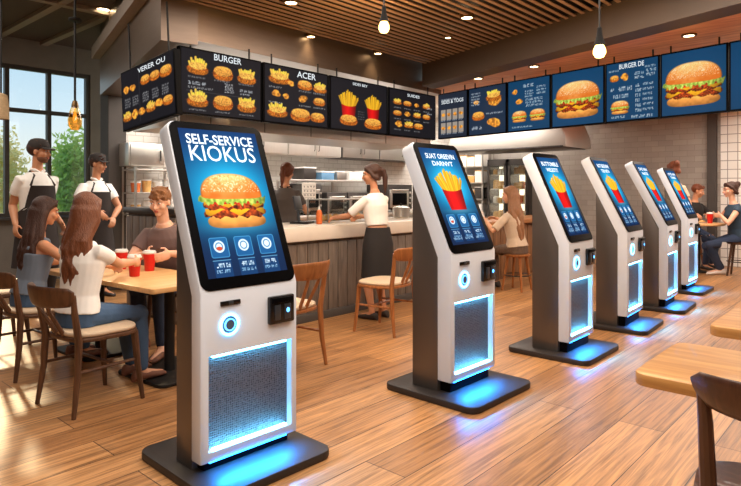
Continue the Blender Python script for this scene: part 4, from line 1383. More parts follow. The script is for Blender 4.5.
edges = [(438, 467.5), (468.5, 506.5), (507.5, 550.5), (551.5, 604.5), (605.5, 659.5), (660.5, 728), (729, 812)]
pics = [(pic_sides_grid(6), 'SIDES & TOGS', 'slate menu board with two rows of small side dishes, next to the corner', .74, .20, .08), (pic_combo(7), None, 'slate menu board with a tall snack and a burger, second from the corner', 0, 0, 0),
        (pic_two(8), None, 'blue menu board with two burgers along its bottom', 0, 0, 0), (pic_big(9), None, 'blue menu board filled by one burger, above the third and fourth kiosks', 0, 0, 0),
        (pic_list(10), 'BURGER DE', 'blue menu board of price lists between the two big burger boards', .46, .09, .08), (pic_big(11, .5, .47), None, 'blue menu board with the biggest double burger', 0, 0, 0),
        (pic_big(12, .62, .45), None, 'blue menu board cut off by the right edge, burger half seen', 0, 0, 0)]
for (x0, x1), (p, tt, lb, tw_, ty, th) in zip(edges, pics):
    a, b = on_row(x0), on_row(x1); c = (a + b) / 2
    board((c.x, c.y, 2.275), rzr, (b - a).length, .60, p, tt, lb, GR, 2.64, tw_=tw_ or .4, ty=ty or .1, th=th or .08)

# ------------------------------------------------------------------ lamps
def spot(px, py, Z, label, r=.045, es=True, power=14):
    p = on_z(px, py, Z)
    t = thing('recessed_ceiling_light', label, 'ceiling light', (p.x, p.y, Z), 0, 'recessed ceiling spotlights')
    MB().lathe([(r, -.012), (r + .016, -.012), (r + .018, .0), (r + .018, .03), (r, .03), (r, -.012)], n=20, closed=False).build('trim_ring', M['brass'], t)
    MB().lathe([(.001, -.004), (r * .98, -.006), (r * .98, .028), (.001, .028)], n=18).build('lamp_face', M['spot'], t)
    if power:
        l = bpy.data.lights.new('spot_beam', 'SPOT'); l.energy = power; l.color = lin((255, 214, 160)); l.spot_size = math.radians(95); l.spot_blend = .8
        l.shadow_soft_size = .05
        o = bpy.data.objects.new('spot_beam', l); COL.objects.link(o); o.parent = t; o.location = (0, 0, -.03)


ZW = 2.637
spot(311, 36, ZS - .001, 'recessed spotlight in the slats above the snack menu board', .04)
spot(378, 53, ZS - .001, 'recessed spotlight in the slats closest to the snack menu board corner', .04)
spot(467, 17, ZS - .001, 'brightest recessed spotlight in the slats, right of the middle pendant', .05)
spot(448, 37, ZS - .001, 'small recessed spotlight in the slats near the brown beam', .03)
spot(291, 2, ZS - .001, 'recessed spotlight in the slats at the top edge of the picture', .05)
spot(478, 78, ZW, 'recessed spotlight in the wooden soffit closest to the corner', .05)
spot(534, 66, ZW, 'middle recessed spotlight in the wooden soffit', .045)
spot(689, 35, ZW, 'recessed spotlight in the wooden soffit over the biggest burger board', .045)
spot(103, 9, 3.418, 'recessed light in the dark left ceiling', .07, power=8)


def bulb_pendant(px, py, d, ztop, label):
    z = zat(py, d); p = at(px, d)
    t = thing('pendant_bulb', label, 'pendant lamp', (p.x, p.y, z), 0, 'bare bulb pendants')
    MB().tube([(0, 0, .16), (0, 0, ztop - z)], .006, n=6).build('cord', M['black'], t)
    MB().lathe([(.006, .17), (.016, .16), (.020, .11), (.030, .07), (.040, .04), (.037, .037), (.026, .06), (.01, .1)], n=20).build('socket', M['plenum'], t)
    MB().lathe([(.002, -.052), (.029, -.043), (.043, -.015), (.041, .012), (.028, .04), (.016, .06), (.004, .064)], n=20).build('bulb', M['bulb'], t)
    MB().lathe([(.03, 0), (.032, .012), (.004, .016)], (0, 0, ztop - z - .016), n=16).build('ceiling_cap', M['black'], t)
    l = bpy.data.lights.new('pendant_light', 'POINT'); l.energy = 30; l.color = lin((255, 200, 130)); l.shadow_soft_size = .06
    o = bpy.data.objects.new('pendant_light', l); COL.objects.link(o); o.parent = t; o.location = (0, 0, -.09)


bulb_pendant(384, 27, 4.7, ZS, 'glowing bare bulb pendant in front of the fries menu board')
bulb_pendant(599.5, 51, 4.15, ZS, 'glowing bare bulb pendant on a long cord before the price list board')
# amber glass pendant on a rod
d = 5.9; p = at(75, d); z0 = zat(118, d)
t = thing('rod_pendant', 'dark rod pendant with a small amber glass shade before the window', 'pendant lamp', (p.x, p.y, z0), 0, 'window side pendants')
MB().tube([(0, 0, .15), (0, 0, 3.42 - z0)], .012, n=8).build('rod', M['black'], t)
MB().lathe([(.002, -.02), (.055, -.016), (.065, .0), (.055, .016), (.002, .02)], (0, 0, zat(20, d) - z0), n=18).build('disc', M['black'], t)
MB().lathe([(.02, .17), (.03, .14), (.034, .11), (.02, .10)], n=16).build('socket', M['brass'], t)
MB().lathe([(.032, .11), (.05, .06), (.066, -.02), (.062, -.08), (.035, -.12), (.03, -.118), (.056, -.078), (.060, -.02), (.045, .055)], n=20, closed=False).build('glass_shade', M['amber'], t)
MB().lathe([(.002, -.05), (.018, -.04), (.022, .0), (.012, .05), (.004, .1)], n=12).build('bulb', M['bulb_dim'], t)
d = 6.4; p = at(1, d); z0 = zat(108, d)
t = thing('rod_pendant', 'woven straw pendant shade at the very left edge before the window', 'pendant lamp', (p.x, p.y, z0), 0, 'window side pendants')
MB().tube([(0, 0, .12), (0, 0, 3.42 - z0)], .01, n=8).build('rod', M['black'], t)
MB().lathe([(.02, .16), (.06, .14), (.075, .04), (.078, -.12), (.074, -.12), (.07, .04), (.055, .13)], n=22, closed=False).build('woven_shade', M['straw'], t)

# ------------------------------------------------------------------ front counter, bar
CY0 = 4.38
struct_top = .94
t = thing('service_counter', 'long grey wood panelled counter with a thick pale top', 'counter', (3.38, CY0, 0))
b = MB(); b.box((1.54, .33, .40), (3.08, .62, .80))
x = 0.0
while x < 3.05:
    b.box((x + .07, .012, .40), (.130, .03, .74), bev=.006); x += .14
b.build('panelling', M['panel_wood'], t)
MB().box((1.54, .0, .04), (3.08, .05, .08), bev=.004).build('kick_plate', M['column'], t)
MB().box((1.54, .35, .87), (3.18, .80, .14), bev=.012).build('counter_top', M['counter_top'], t)
t = thing('bar_counter', 'warm wooden bar top on brown panels beside the long-haired woman', 'counter', (6.62, 4.32, 0))
b = MB(); b.box((1.7, .25, .40), (3.3, .40, .80))
for k in range(16): b.box((.1 + .205 * k, .04, .40), (.19, .03, .74), bev=.006)
b.build('panelling', M['brown_panel'], t)
MB().box((1.7, .22, .835), (3.5, .62, .06), bev=.012).build('bar_top', M['bar_top'], t)
# low panelled divider at the counter's left, behind the seated man
t = thing('panelled_divider', 'dark panelled low divider behind the young man, under the angled board', 'divider', (3.0, 5.2, 0))
b = MB(); b.box((0.15, .5, .53), (.3, 1.0, 1.06))
for k in range(7): b.box((-.01, .07 + .143 * k, .53), (.03, .13, 1.0), bev=.006)
b.build('panelling', M['panel_wood'], t)
MB().box((.15, .5, 1.09), (.40, 1.05, .06), bev=.01).build('divider_top', M['steel_dark'], t)

# ------------------------------------------------------------------ kitchen
YK = 6.95
t = thing('exhaust_hood', 'long brushed steel hood edge just under the dark menu boards', 'exhaust hood', (2.9, 5.0, 1.90))
MB().prism([(0, 0), (.9, 0), (.9, .70), (.10, .14)], 0, 3.9, 'YZX', bev=.004).xform(Matrix()).build('hood_canopy', M['steel'], t)
lip = MB(); lip.box((1.95, -.008, .06), (3.9, .016, .13), bev=.003); lip.build('hood_lip', M['steel_light'], t)
for k in range(6):
    MB().box((.33 + .65 * k, -.017, .06), (.006, .006, .12)).build('seam_strip', M['steel_dark'], t)
for X0, X1, lb in ((4.23, 5.0, 'bright steel wall cabinet over the bun-haired cook'), (5.02, 6.1, 'bright steel wall cabinet in the middle of the kitchen wall'), (6.12, 7.3, 'bright steel wall cabinet above the cook in white'), (7.34, 8.3, 'darker steel wall cabinet right of the one above the cook in white'), (8.32, 9.7, 'last steel wall cabinet of the kitchen wall, just left of the second kiosk')):
    t = thing('wall_cabinet', lb, 'cabinet', ((X0 + X1) / 2, 7.5, 1.86), 0, 'steel wall cabinets'); ww = X1 - X0
    MB().box((0, 0, .32), (ww, .46, .64), bev=.006).build('carcass', M['steel_light'] if X0 < 7.3 else M['steel_dark'], t)
    for s in (-1, 1):
        d_ = MB().box((s * ww / 4, -.24, .32), (ww / 2 - .01, .02, .62), bev=.003).build('door', M['steel_light'] if X0 < 7.3 else M['steel'], t)
        MB().tube([(s * .05, -.255, .08), (s * .05, -.275, .10), (s * .05, -.275, .22), (s * .05, -.255, .24)], .006, n=6).build('handle', M['steel_dark'], d_)
t = thing('prep_counter', 'stainless prep counter along the kitchen back wall', 'counter', (4.55, 7.0, 0))
MB().box((2.25, .36, .42), (4.5, .70, .84)).build('base_cabinets', M['steel'], t)
MB().box((2.25, .35, .87), (4.56, .74, .06), bev=.008).build('worktop', M['steel_light'], t)
for k in range(7):
    d_ = MB().box((.34 + .65 * k, -.0, .44), (.60, .03, .72), bev=.005).build('door', M['steel_light'], t)
    MB().tube([(.34 + .65 * k - .2, -.035, .72), (.34 + .65 * k + .2, -.035, .72)], .008, n=6).build('handle', M['steel_dark'], d_)


def oven(p, w, d, h, label, dark=True, stand=False, name='oven'):
    t = thing(name, label, 'oven', p, 0, 'kitchen ovens')
    MB().box((0, 0, h / 2 + .02), (w, d, h - .04), bev=.01).build('body', M['steel'] if not dark else M['steel_dark'], t)
    do = MB().box((-.06 * w, -d / 2 - .012, h * .48), (w * .74, .03, h * .66), bev=.006).build('door', M['steel'], t)
    MB().box((-.06 * w, -d / 2 - .03, h * .46), (w * .58, .01, h * .44), bev=.004).build('window', M['bezel'], do)
    MB().tube([(-.38 * w, -d / 2 - .05, h * .80), (.26 * w, -d / 2 - .05, h * .80)], .010, n=8).build('handle', M['steel_light'], do)
    for k in range(3):
        MB().lathe([(.018, 0), (.018, .02), (.002, .022)], (.40 * w, -d / 2, h * (.3 + .2 * k)), 12, Matrix.Rotation(PI / 2, 4, 'X')).build('knob', M['steel_light'], t)
    for sx in (-1, 1):
        for sy in (-1, 1):
            MB().lathe([(.015, 0), (.02, .022)], (sx * (w / 2 - .04), sy * (d / 2 - .04), 0), 10).build('foot', M['black'], t)
    return t


def KX(px): return on_y(px, 190, YK + .1).x


oven((KX(336), 7.27, .9005), .46, .5, .36, 'dark countertop oven behind the glass display cases')
oven((KX(357), 7.27, .9005), .50, .5, .36, 'second dark countertop oven, right of the first')
oven((KX(401) - .1, 7.25, .9005), .72, .52, .50, 'large dark oven behind the cook in white')
oven((KX(318) - .12, 7.27, .9005), .38, .48, .50, 'tall narrow dark oven near the menu chart')
# shelf over the counter and the things standing on it
t = thing('steel_shelf', 'long steel shelf above the countertop ovens', 'shelf', (KX(352), 7.36, 1.44))
MB().box((0, 0, .015), (2.5, .36, .03), bev=.004).build('shelf_board', M['steel_light'], t)
for s in (-1.22, .02, 1.22):
    MB().box((s, .19, -.27), (.03, .03, .54)).build('shelf_post', M['steel'], t)


def bin_(px, z, w, h, d, m, label, y=7.34, lid=True, name='storage_bin', group='storage bins in the kitchen'):
    t = thing(name, label, 'container', (KX(px), y, z), 0, group)
    b = MB(); b.prism([(-w / 2 * .94, 0), (w / 2 * .94, 0), (w / 2, h), (-w / 2, h)], -d / 2, d / 2, 'XZY', bev=.006)
    b.build('tub', M[m], t)
    if lid: MB().box((0, 0, h + .01), (w * 1.03, d * 1.03, .022), bev=.006).build('lid', M['white_plastic'], t)
    return t


bin_(316, 1.472, .28, .18, .3, 'steel_dark', 'dark storage bin on the steel shelf, first from the left')
bin_(334, 1.472, .30, .12, .3, 'blue_box', 'pale blue storage bin on the steel shelf')
bin_(348, 1.472, .24, .13, .3, 'steel', 'steel storage bin on the shelf between the blue and the white one')
bin_(362, 1.472, .34, .13, .3, 'white_plastic', 'white storage bin on the steel shelf, above the right-hand oven')
bin_(376, 1.472, .2, .15, .3, 'steel', 'steel storage bin on the shelf just left of the cook in white')
bin_(290, .9005, .3, .2, .3, 'white_plastic', 'white storage bin on the prep counter beside the bun-haired cook')
# printed chart on a stand
pc = Pic(80, 76, (242, 238, 230), 30); a = pc.asp
for r in range(4):
    pc.line(.05, .12 + .25 * r, a - .05, .12 + .25 * r, .006, (120, 116, 112))
    for k in range(4): pc.squiggle(.08 + .25 * k, .17 + .25 * r, .18, .10, (110, 106, 104), .8)
q = on_y(309, 190, 6.4)
t = thing('menu_chart', 'white printed chart on a thin steel stand behind the counter', 'chart', (q.x, 6.4, 0))
MB().tube([(0, .02, 0), (0, .02, 1.42)], .012, n=8).build('stand', M['steel'], t); MB().lathe([(.13, 0), (.13, .02), (.02, .03)], (0, .02, 0), 18).build('base', M['steel'], t)
MB().box((0, .0, 1.28), (.26, .012, .25), bev=.002).build('panel', M['paper'], t)
me = pc.to_mesh('print', None, .25, .24); me.materials.clear()
pm, nt_, b_, o_ = nodes('printed_paper'); va = nt_.nodes.new('ShaderNodeVertexColor'); va.layer_name = 'Col'; L(nt_, va.outputs[0], b_.inputs['Base Color'])
me.materials.append(pm); mesh_xform(me, Matrix.Translation((0, -.008, 1.28)) @ Matrix.Rotation(PI / 2, 4, 'X')); link('print', me, t)
# glass display cases and tools on the front counter
CT = .941


def case(px, w, label, n=3):
    q = on_y(px, 215, CY0 + .34)
    t = thing('glass_display_case', label, 'display case', (q.x, CY0 + .36, CT), 0, 'glass display cases on the counter'); h = .23; d = .34
    MB().box((0, 0, .012), (w, d, .024), bev=.004).build('base', M['steel'], t)
    fr = MB()
    for sx in (-1, 1):
        for sy in (-1, 1): fr.box((sx * (w / 2 - .006), sy * (d / 2 - .006), h / 2 + .02), (.012, .012, h))
    fr.box((0, 0, h + .025), (w, d, .012), bev=.003); fr.build('frame', M['steel'], t)
    g = MB(); g.box((0, -d / 2 + .004, h / 2 + .02), (w - .02, .004, h - .02)); g.box((-w / 2 + .004, 0, h / 2 + .02), (.004, d - .02, h - .02)); g.box((w / 2 - .004, 0, h / 2 + .02), (.004, d - .02, h - .02))
    g.build('glass', M['clear'], t, smooth=0)
    for k in range(n):
        r = thing('bread_roll', 'golden roll inside the %s, %s of %d' % (label.split(',')[0], ('first', 'second', 'third', 'fourth')[k], n), 'bread', (q.x - w / 2 + w * (k + .5) / n, CY0 + .36, CT + .0245), 0, 'rolls in the display cases')
        s_ = min(.05, w / n * .42)
        MB().lathe([(s_ * .8, 0), (s_, .012), (s_ * .98, .035), (s_ * .7, .06), (s_ * .2, .07)], n=16).build('crust', M['food'], r, smooth=60)


case(330, .34, 'left glass display case on the pale counter')
case(352, .36, 'right glass display case on the pale counter')
# till beside the bun-haired cook
q = on_y(302, 215, CY0 + .42)
t = thing('till', 'slim till screen standing on the pale counter by the bun-haired cook', 'till', (q.x, CY0 + .42, CT), .5)
MB().box((0, 0, .012), (.22, .2, .024), bev=.005).build('base', M['reader'], t)
MB().tube([(0, .03, .02), (0, .05, .16)], .016, n=8).build('stem', M['reader_grey'], t)
MB().box((0, .05, .22), (.20, .022, .15), bev=.006, mtx=Matrix.Rotation(-.2, 4, 'X')).build('monitor', M['reader_grey'], t)
q = on_y(314, 205, CY0 + .30)
t = thing('sauce_bottle', 'orange sauce bottle on the counter beside the till', 'bottle', (q.x, CY0 + .22, CT))
MB().lathe([(.028, 0), (.032, .01), (.032, .11), (.024, .14), (.012, .15)], n=16).build('bottle_body', M['food_red'], t); MB().lathe([(.014, .148), (.012, .165), (.004, .19)], n=12).build('nozzle', M['white_plastic'], t)
q = on_y(398, 210, CY0 + .5)
t = thing('round_pot', 'round steel pot on the counter right of the cook in white', 'pot', (q.x, CY0 + .45, CT))
MB().lathe([(.09, 0), (.11, .02), (.11, .13), (.115, .135), (.10, .14), (.02, .16)], n=22).build('pot_body', M['steel'], t); MB().lathe([(.008, .158), (.018, .175), (.002, .19)], n=12).build('lid_knob', M['black'], t)
q = on_y(405, 212, CY0 + .3)
t = thing('serving_tray', 'flat steel serving tray on the counter at its right end', 'tray', (q.x + .46, CY0 + .3, CT))
MB().box((0, 0, .006), (.42, .3, .012), bev=.004).build('tray_base', M['steel_dark'], t)
rim = MB(); rim.box((0, .148, .015), (.42, .008, .03)); rim.box((0, -.148, .015), (.42, .008, .03)); rim.box((.208, 0, .015), (.008, .3, .03)); rim.box((-.208, 0, .015), (.008, .3, .03)); rim.build('tray_rim', M['steel'], t)
# left kitchen corner, seen past the young man
q0 = on_y(127, 190, 7.4); q1 = on_y(163, 190, 7.4)
for i, (za, ys) in enumerate(((1.15, 0), )):
    t = thing('wire_rack', 'steel rack of food tubs in the kitchen corner behind the young man', 'rack', ((q0.x + q1.x) / 2 + .1, 7.45, 0)); W_ = q1.x - q0.x + .1
    for sx in (-1, 1):
        for sy in (-1, 1): MB().box((sx * W_ / 2, sy * .18, .8), (.025, .025, 1.6)).build('post', M['steel'], t)
    for z in (.4, .98, 1.26, 1.56): MB().box((0, 0, z), (W_, .38, .02), bev=.003).build('rack_shelf', M['steel_light'], t)
cx = (q0.x + q1.x) / 2 + .1
tubs = [('food', 'white_plastic'), ('white_plastic', 'food_red'), ('food_red', 'food'), ('steel', 'white_plastic')]
for r, z in enumerate((.991, 1.271)):
    for k in range(4):
        t = thing('food_tub', 'small food tub on the corner rack, %s shelf, %s from the left' % (('lower', 'upper')[r], ('first', 'second', 'third', 'fourth')[k]), 'container', (cx - W_ / 2 + W_ * (k + .5) / 4, 7.42, z), 0, 'food tubs on the corner rack')
        s_ = W_ / 9.5
        MB().lathe([(s_ * .8, 0), (s_, .12 + .03 * (k % 2)), (s_ * .8, .12 + .03 * (k % 2))], n=14).build('tub', M[tubs[(k + r) % 4][r]], t); MB().lathe([(s_ * 1.05, .12 + .03 * (k % 2)), (s_ * 1.05, .14 + .03 * (k % 2)), (.01, .145 + .03 * (k % 2))], n=14).build('lid', M['lid'], t)
q = on_y(151, 170, 7.55)
t = thing('wall_cabinet', 'steel wall cabinet above the corner rack, left of the burger kiosk', 'cabinet', (q.x - .15, 7.55, 1.60), 0, 'steel wall cabinets')
MB().box((0, 0, .16), (.50, .36, .30), bev=.006).build('carcass', M['steel_light'], t)
d_ = MB().box((0, -.19, .16), (.46, .02, .27), bev=.003).build('door', M['steel'], t); MB().tube([(.18, -.21, .08), (.18, -.21, .22)], .007, n=6).build('handle', M['steel_dark'], d_)

# glass-door fridges at the far wall
def fridge(pxa, pxb, label):
    a, b = on_x(pxa, 190, 11.0), on_x(pxb, 190, 11.0)
    W_ = abs(a.y - b.y); yc = (a.y + b.y) / 2
    t = thing('glass_door_fridge', label, 'fridge', (11.25, yc, 0), -PI / 2, 'glass door fridges')
    c = MB(); c.box((0, .22, .97), (W_, .04, 1.94)); c.box((-W_ / 2 + .02, 0, .97), (.04, .46, 1.94)); c.box((W_ / 2 - .02, 0, .97), (.04, .46, 1.94)); c.box((0, 0, 1.90), (W_, .46, .08)); c.box((0, 0, .1), (W_, .46, .2))
    c.build('cabinet', M['steel_dark'], t, smooth=0)
    MB().box((0, .19, 1.0), (W_ - .09, .02, 1.6)).build('lit_back', M['fridge_in'], t)
    for k in range(5): MB().box((0, .0, .42 + .3 * k), (W_ - .085, .34, .018)).build('fridge_shelf', M['steel_light'], t)
    f = MB(); f.box((0, -.24, 1.84), (W_ - .02, .03, .07)); f.box((0, -.24, .26), (W_ - .02, .03, .07)); f.box((-W_ / 2 + .035, -.24, 1.05), (.05, .03, 1.6)); f.box((W_ / 2 - .035, -.24, 1.05), (.05, .03, 1.6))
    do = f.build('door', M['steel_dark'], t, smooth=0)
    MB().box((0, -.24, 1.05), (W_ - .1, .006, 1.52)).build('glass', M['clear'], do, smooth=0)
    MB().tube([(W_ / 2 - .05, -.275, .8), (W_ / 2 - .05, -.275, 1.4)], .012, n=8).build('handle', M['steel'], do)
    return yc, W_


n_ = 0
for pa, pb, lb in ((487, 506.5, 'left glass door fridge with lit food shelves at the back'), (507.5, 528, 'right glass door fridge with lit food shelves, beside the long-haired woman')):
    yc, W_ = fridge(pa, pb, lb); side = lb.split()[0]
    for k in range(5):
        for i in range(3):
            t = thing('food_carton', 'food pack in the %s fridge, %s shelf from the bottom, %s in its row' % (side, ('first', 'second', 'third', 'fourth', 'fifth')[k], ('leftmost', 'middle', 'rightmost')[i]), 'food pack', (11.18, yc + (W_ - .14) * (.33 - .33 * i), .4295 + .3 * k), 0, 'food packs in the fridges')
            hh = R.uniform(.10, .19)
            MB().prism([(-.042, 0), (.042, 0), (.042, hh * .8), (.02, hh), (-.02, hh), (-.042, hh * .8)], -.07, .07, 'YZX', bev=.006).build('pack', M[R.choice(['food', 'paper', 'food_red', 'white_plastic', 'food'])], t)
# dry-goods rack between kitchen wall and fridges
a, b = on_x(459, 190, 11.1), on_x(485, 190, 11.1); W_ = abs(a.y - b.y); yc = (a.y + b.y) / 2
t = thing('wire_rack', 'tall steel rack of boxes between the kitchen wall and the fridges', 'rack', (11.2, yc, 0))
for sx in (-1, 1):
    for sy in (-1, 1): MB().box((sy * .2, sx * W_ / 2, 1.1), (.03, .03, 2.2)).build('post', M['steel'], t)
for z in (.3, .75, 1.1, 1.45, 1.8, 2.15): MB().box((0, 0, z), (.42, W_, .025), bev=.003).build('rack_shelf', M['steel'], t)
for r, z in enumerate((.763, 1.113, 1.463, 1.813)):
    for k in range(3):
        t = thing('storage_box', 'box on the tall rack, %s shelf, %s' % (('lowest filled', 'second filled', 'third filled', 'top filled')[r], ('left', 'middle', 'right')[k]), 'box', (11.18, yc + W_ * (.3 - .3 * k), z), 0, 'boxes on the tall rack')
        hh = R.uniform(.14, .27); mm = R.choice(['steel_dark', 'paper', 'white_plastic', 'food', 'steel'])
        MB().box((0, 0, hh / 2), (.28, W_ * .26, hh), bev=.008).build('carton', M[mm], t); MB().box((0, 0, hh + .008), (.29, W_ * .27, .016), bev=.005).build('lid', M['white_plastic' if mm != 'paper' else 'food'], t)
# white extraction hood over the fridges
a, b = on_x(462, 140, 9.8), on_x(577, 140, 9.8); W_ = abs(a.y - b.y)
t = thing('extraction_hood', 'broad white extraction hood below the slate menu boards', 'exhaust hood', (9.8, (a.y + b.y) / 2, 2.02))
MB().prism([(-W_ / 2, 0), (W_ / 2, 0), (W_ / 2, .16), (W_ / 2 - .2, .62), (-W_ / 2 + .2, .62), (-W_ / 2, .16)], -.45, .6, 'YZX', bev=.006).build('hood_canopy', M['steel_light'], t)
MB().box((0, 0, .0), (.95, W_ * .96, .03), bev=.004).build('filter_panel', M['steel_dark'], t)
# ------------------------------------------------------------------ chairs, stools, tables
def make_chair(name, label, m, pad, group, hz=.76, rail=1.0):
    t = thing(name, label, 'chair', (0, 0, 0), 0, group)
    s = MB(); pts = []
    for i in range(28):
        a = 2 * PI * i / 28
        x = .225 * math.copysign(abs(math.cos(a)) ** .62, math.cos(a)); y = .215 * math.copysign(abs(math.sin(a)) ** .62, math.sin(a))
        pts.append((x * (1 + .06 * (y > 0)), y))
    s.prism(pts, .415, .440, bev=.008)
    s.build('seat_frame', m, t)
    if pad:
        s = MB(); s.prism([(x * .97, y * .97) for x, y in pts], .441, .468, bev=.012, seg=3); s.build('seat', pad, t)
    else:
        s = MB(); s.prism([(x * .99, y * .99) for x, y in pts], .4405, .452, bev=.005); s.build('seat', m, t)
    top = hz - .06
    for sx in (-1, 1):
        MB().tube([(sx * .215, .20, 0), (sx * .195, .178, .22), (sx * .180, .165, .425)], [.013, .019, .023], n=10).build('leg', m, t)
        MB().tube([(sx * .215, -.235, 0), (sx * .200, -.205, .22), (sx * .195, -.195, .43), (sx * .205, -.225, top - .1), (sx * .212, -.235, top)], [.013, .019, .022, .018, .014], n=10).build('leg', m, t)
        MB().tube([(sx * .190, .17, .25), (sx * .197, -.2, .25)], .010, n=8).build('stretcher', m, t)
        MB().tube([(sx * .030, -.19, .43), (sx * .055, -.295, top - .1), (sx * .07, -.325, top + .0)], [.014, .012, .012], n=8).build('spindle', m, t)
    MB().tube([(-.19, .03, .25), (.19, .03, .25)], .010, n=8).build('stretcher', m, t)
    r = MB(); rings = []
    for i in range(19):
        a = math.radians(-58 + 116 * i / 18)
        c = Vector((.262 * math.sin(a), -.115 - .225 * math.cos(a), top - .01)); nx = Vector((math.sin(a), -math.cos(a), 0))
        hh = (.030 + .034 * math.cos(a) ** .6 if math.cos(a) > 0 else .03) * rail
        if i in (0, 18): hh *= .62
        ring = []
        for k in range(12):
            b = 2 * PI * k / 12
            ring.append(c + nx * (.013 * math.cos(b)) + nx * (.015 * math.sin(b)) + Vector((0, 0, hh * math.copysign(abs(math.sin(b)) ** .7, math.sin(b)))))
        rings.append(ring)
    r.loft(rings); r.build('back_rail', m, t, smooth=60)
    return t


def put(o, x, y, rz):
    o.location = (x, y, 0); o.rotation_euler = (0, 0, math.radians(rz)); return o


GC = 'walnut chairs around the left table'
c0 = put(make_chair('dining_chair', 'dark walnut chair under the woman in the white T-shirt', M['chair_walnut'], M['seat_pad'], GC), 1.585, 3.735, -84)
dup(c0, (1.60, 4.68, 0), math.radians(-88), 'dark walnut chair under the girl in the grey-blue top')
dup(c0, (1.60, 5.68, 0), math.radians(-92), 'empty dark walnut chair cut off by the left edge of the picture')
dup(c0, (2.72, 4.66, 0), math.radians(118), 'dark walnut chair under the young man in the mauve shirt, behind the burger kiosk')
GO = 'oak chairs before the counter'
c1 = put(make_chair('dining_chair', 'oak chair with cream seat facing the counter, between the first two kiosks', M['chair_oak'], M['seat_pad'], GO, .80), 4.20, 3.60, 8)
dup(c1, (2.83, 3.42, 0), math.radians(6), 'oak chair half hidden behind the burger kiosk')
put(make_chair('dining_chair', 'dark glossy wooden chair in the bottom right corner, at the thick oak table', M['chair_dark'], None, 'dark foreground chair', .865, .85), 1.972, .228, -78)


def stool(x, y, label, h=.50, m='chair_oak', r=.17):
    t = thing('stool', label, 'stool', (x, y, 0), 0, 'wooden stools')
    MB().lathe([(.01, h - .035), (r * .9, h - .035), (r, h - .02), (r, h - .006), (r * .92, h), (.01, h - .004)], n=24).build('seat', M[m], t)
    for k in range(4):
        a = PI / 4 + k * PI / 2
        MB().tube([(r * 1.15 * math.cos(a), r * 1.15 * math.sin(a), 0), (r * .7 * math.cos(a), r * .7 * math.sin(a), h - .03)], [.014, .020], n=9).build('leg', M[m], t)
    ring = MB(); ring.tube([(r * .98 * math.cos(a), r * .98 * math.sin(a), h * .42) for a in [2 * PI * i / 24 for i in range(25)]], .008, n=6); ring.build('foot_ring', M['steel_dark'], t)
    return t


def table(x, y, rz, w, d, h, th, top, label, peds, rad=.05, leg='black', cat='table', bw=.42):
    t = thing('dining_table', label, cat, (x, y, 0), math.radians(rz))
    b = MB(); b.prism(rrect(w, d, rad, 6), h - th, h, bev=.006); b.build('tabletop', M[top], t)
    for px_, py_ in peds:
        MB().tube([(px_, py_, .02), (px_, py_, h - th - .012)], .036, n=14).build('pedestal', M[leg], t)
        q = MB(); q.prism(rrect(bw, bw * 1.15, .06, 5, px_, py_), 0, .024, bev=.006); q.build('foot_plate', M[leg], t)
        MB().box((px_, py_, h - th - .007), (.3, .3, .012)).build('top_plate', M[leg], t)
    return t


TZ = .68
table(2.10, 4.27, 4, .62, 1.52, TZ, .035, 'table_light', 'light wooden table with three red cups, people sitting round it', [(.06, -.38), (.06, .60)], .02, bw=.50)
table(2.222, -.10, 0, .52, 1.50, .72, .040, 'table_oak', 'thick oak table with rounded corners, nearest the viewer at the right', [(0, -.42)], .05)
table(3.12, -.12, 0, .52, 1.50, .72, .045, 'table_oak', 'second oak table with only its corner in view at the right edge', [(0, -.42)], .05)
t = thing('round_table', 'round wooden table beside the last kiosk, a woman and a boy at it', 'table', (10.46, 2.44, 0))
MB().lathe([(.01, .745), (.36, .745), (.38, .755), (.38, .775), (.37, .782), (.01, .782)], n=32).build('tabletop', M['table_light'], t)
MB().tube([(0, 0, .02), (0, 0, .746)], .035, n=12).build('pedestal', M['black'], t); MB().lathe([(.01, 0), (.12, 0), (.12, .02), (.04, .035), (.01, .035)], n=24).build('foot_plate', M['black'], t)


def cup(x, y, z, label, group, h=.155, straw=False):
    t = thing('paper_cup', label, 'cup', (x, y, z + .0006), 0, group)
    MB().lathe([(.002, 0), (.033, 0), (.035, .004), (.047, h - .02), (.044, h - .02), (.002, h - .03)], n=22).build('cup_body', M['red'], t)
    MB().lathe([(.048, h - .024), (.0505, h - .02), (.0505, h - .012), (.045, h - .006), (.044, h), (.036, h), (.034, h - .005), (.002, h - .005)], n=22).build('lid', M['lid'], t)


GP = 'red paper cups on the left table'
CUPS = [at(121.5, 4.66), at(134.5, 4.27), at(149.5, 4.56)]
for p, lb in zip(CUPS, ('red paper cup with white lid, farthest from the white T-shirt woman’s hand', 'red paper cup with white lid held by the woman in the white T-shirt', 'red paper cup with white lid held by the young man in mauve')):
    cup(p.x, p.y, TZ, lb.replace('’', "'"), GP)
pc_ = at(710, 9.22)
cup(pc_.x, pc_.y, .782, 'red paper cup held by the seated woman on the round table', 'red paper cups on the round table', .17)
pc2 = at(694, 9.45)
cup(pc2.x, pc2.y, .782, 'small red paper cup on the round table in front of the boy', 'red paper cups on the round table', .13)
for lb, (px_, d_) in (('small white plate of food on the round table beside the cup', (702, 9.35)),):
    p = at(px_, d_); t = thing('plate', lb, 'plate', (p.x, p.y, .7825))
    MB().lathe([(.002, 0), (.05, 0), (.085, .012), (.085, .016), (.05, .006), (.002, .005)], n=24).build('dish', M['lid'], t)
    f_ = thing('food_portion', 'golden food portion lying on the white plate', 'food', (p.x, p.y, .7885)); MB().lathe([(.045, 0), (.05, .015), (.03, .035), (.003, .04)], n=14).build('crust', M['food'], f_)
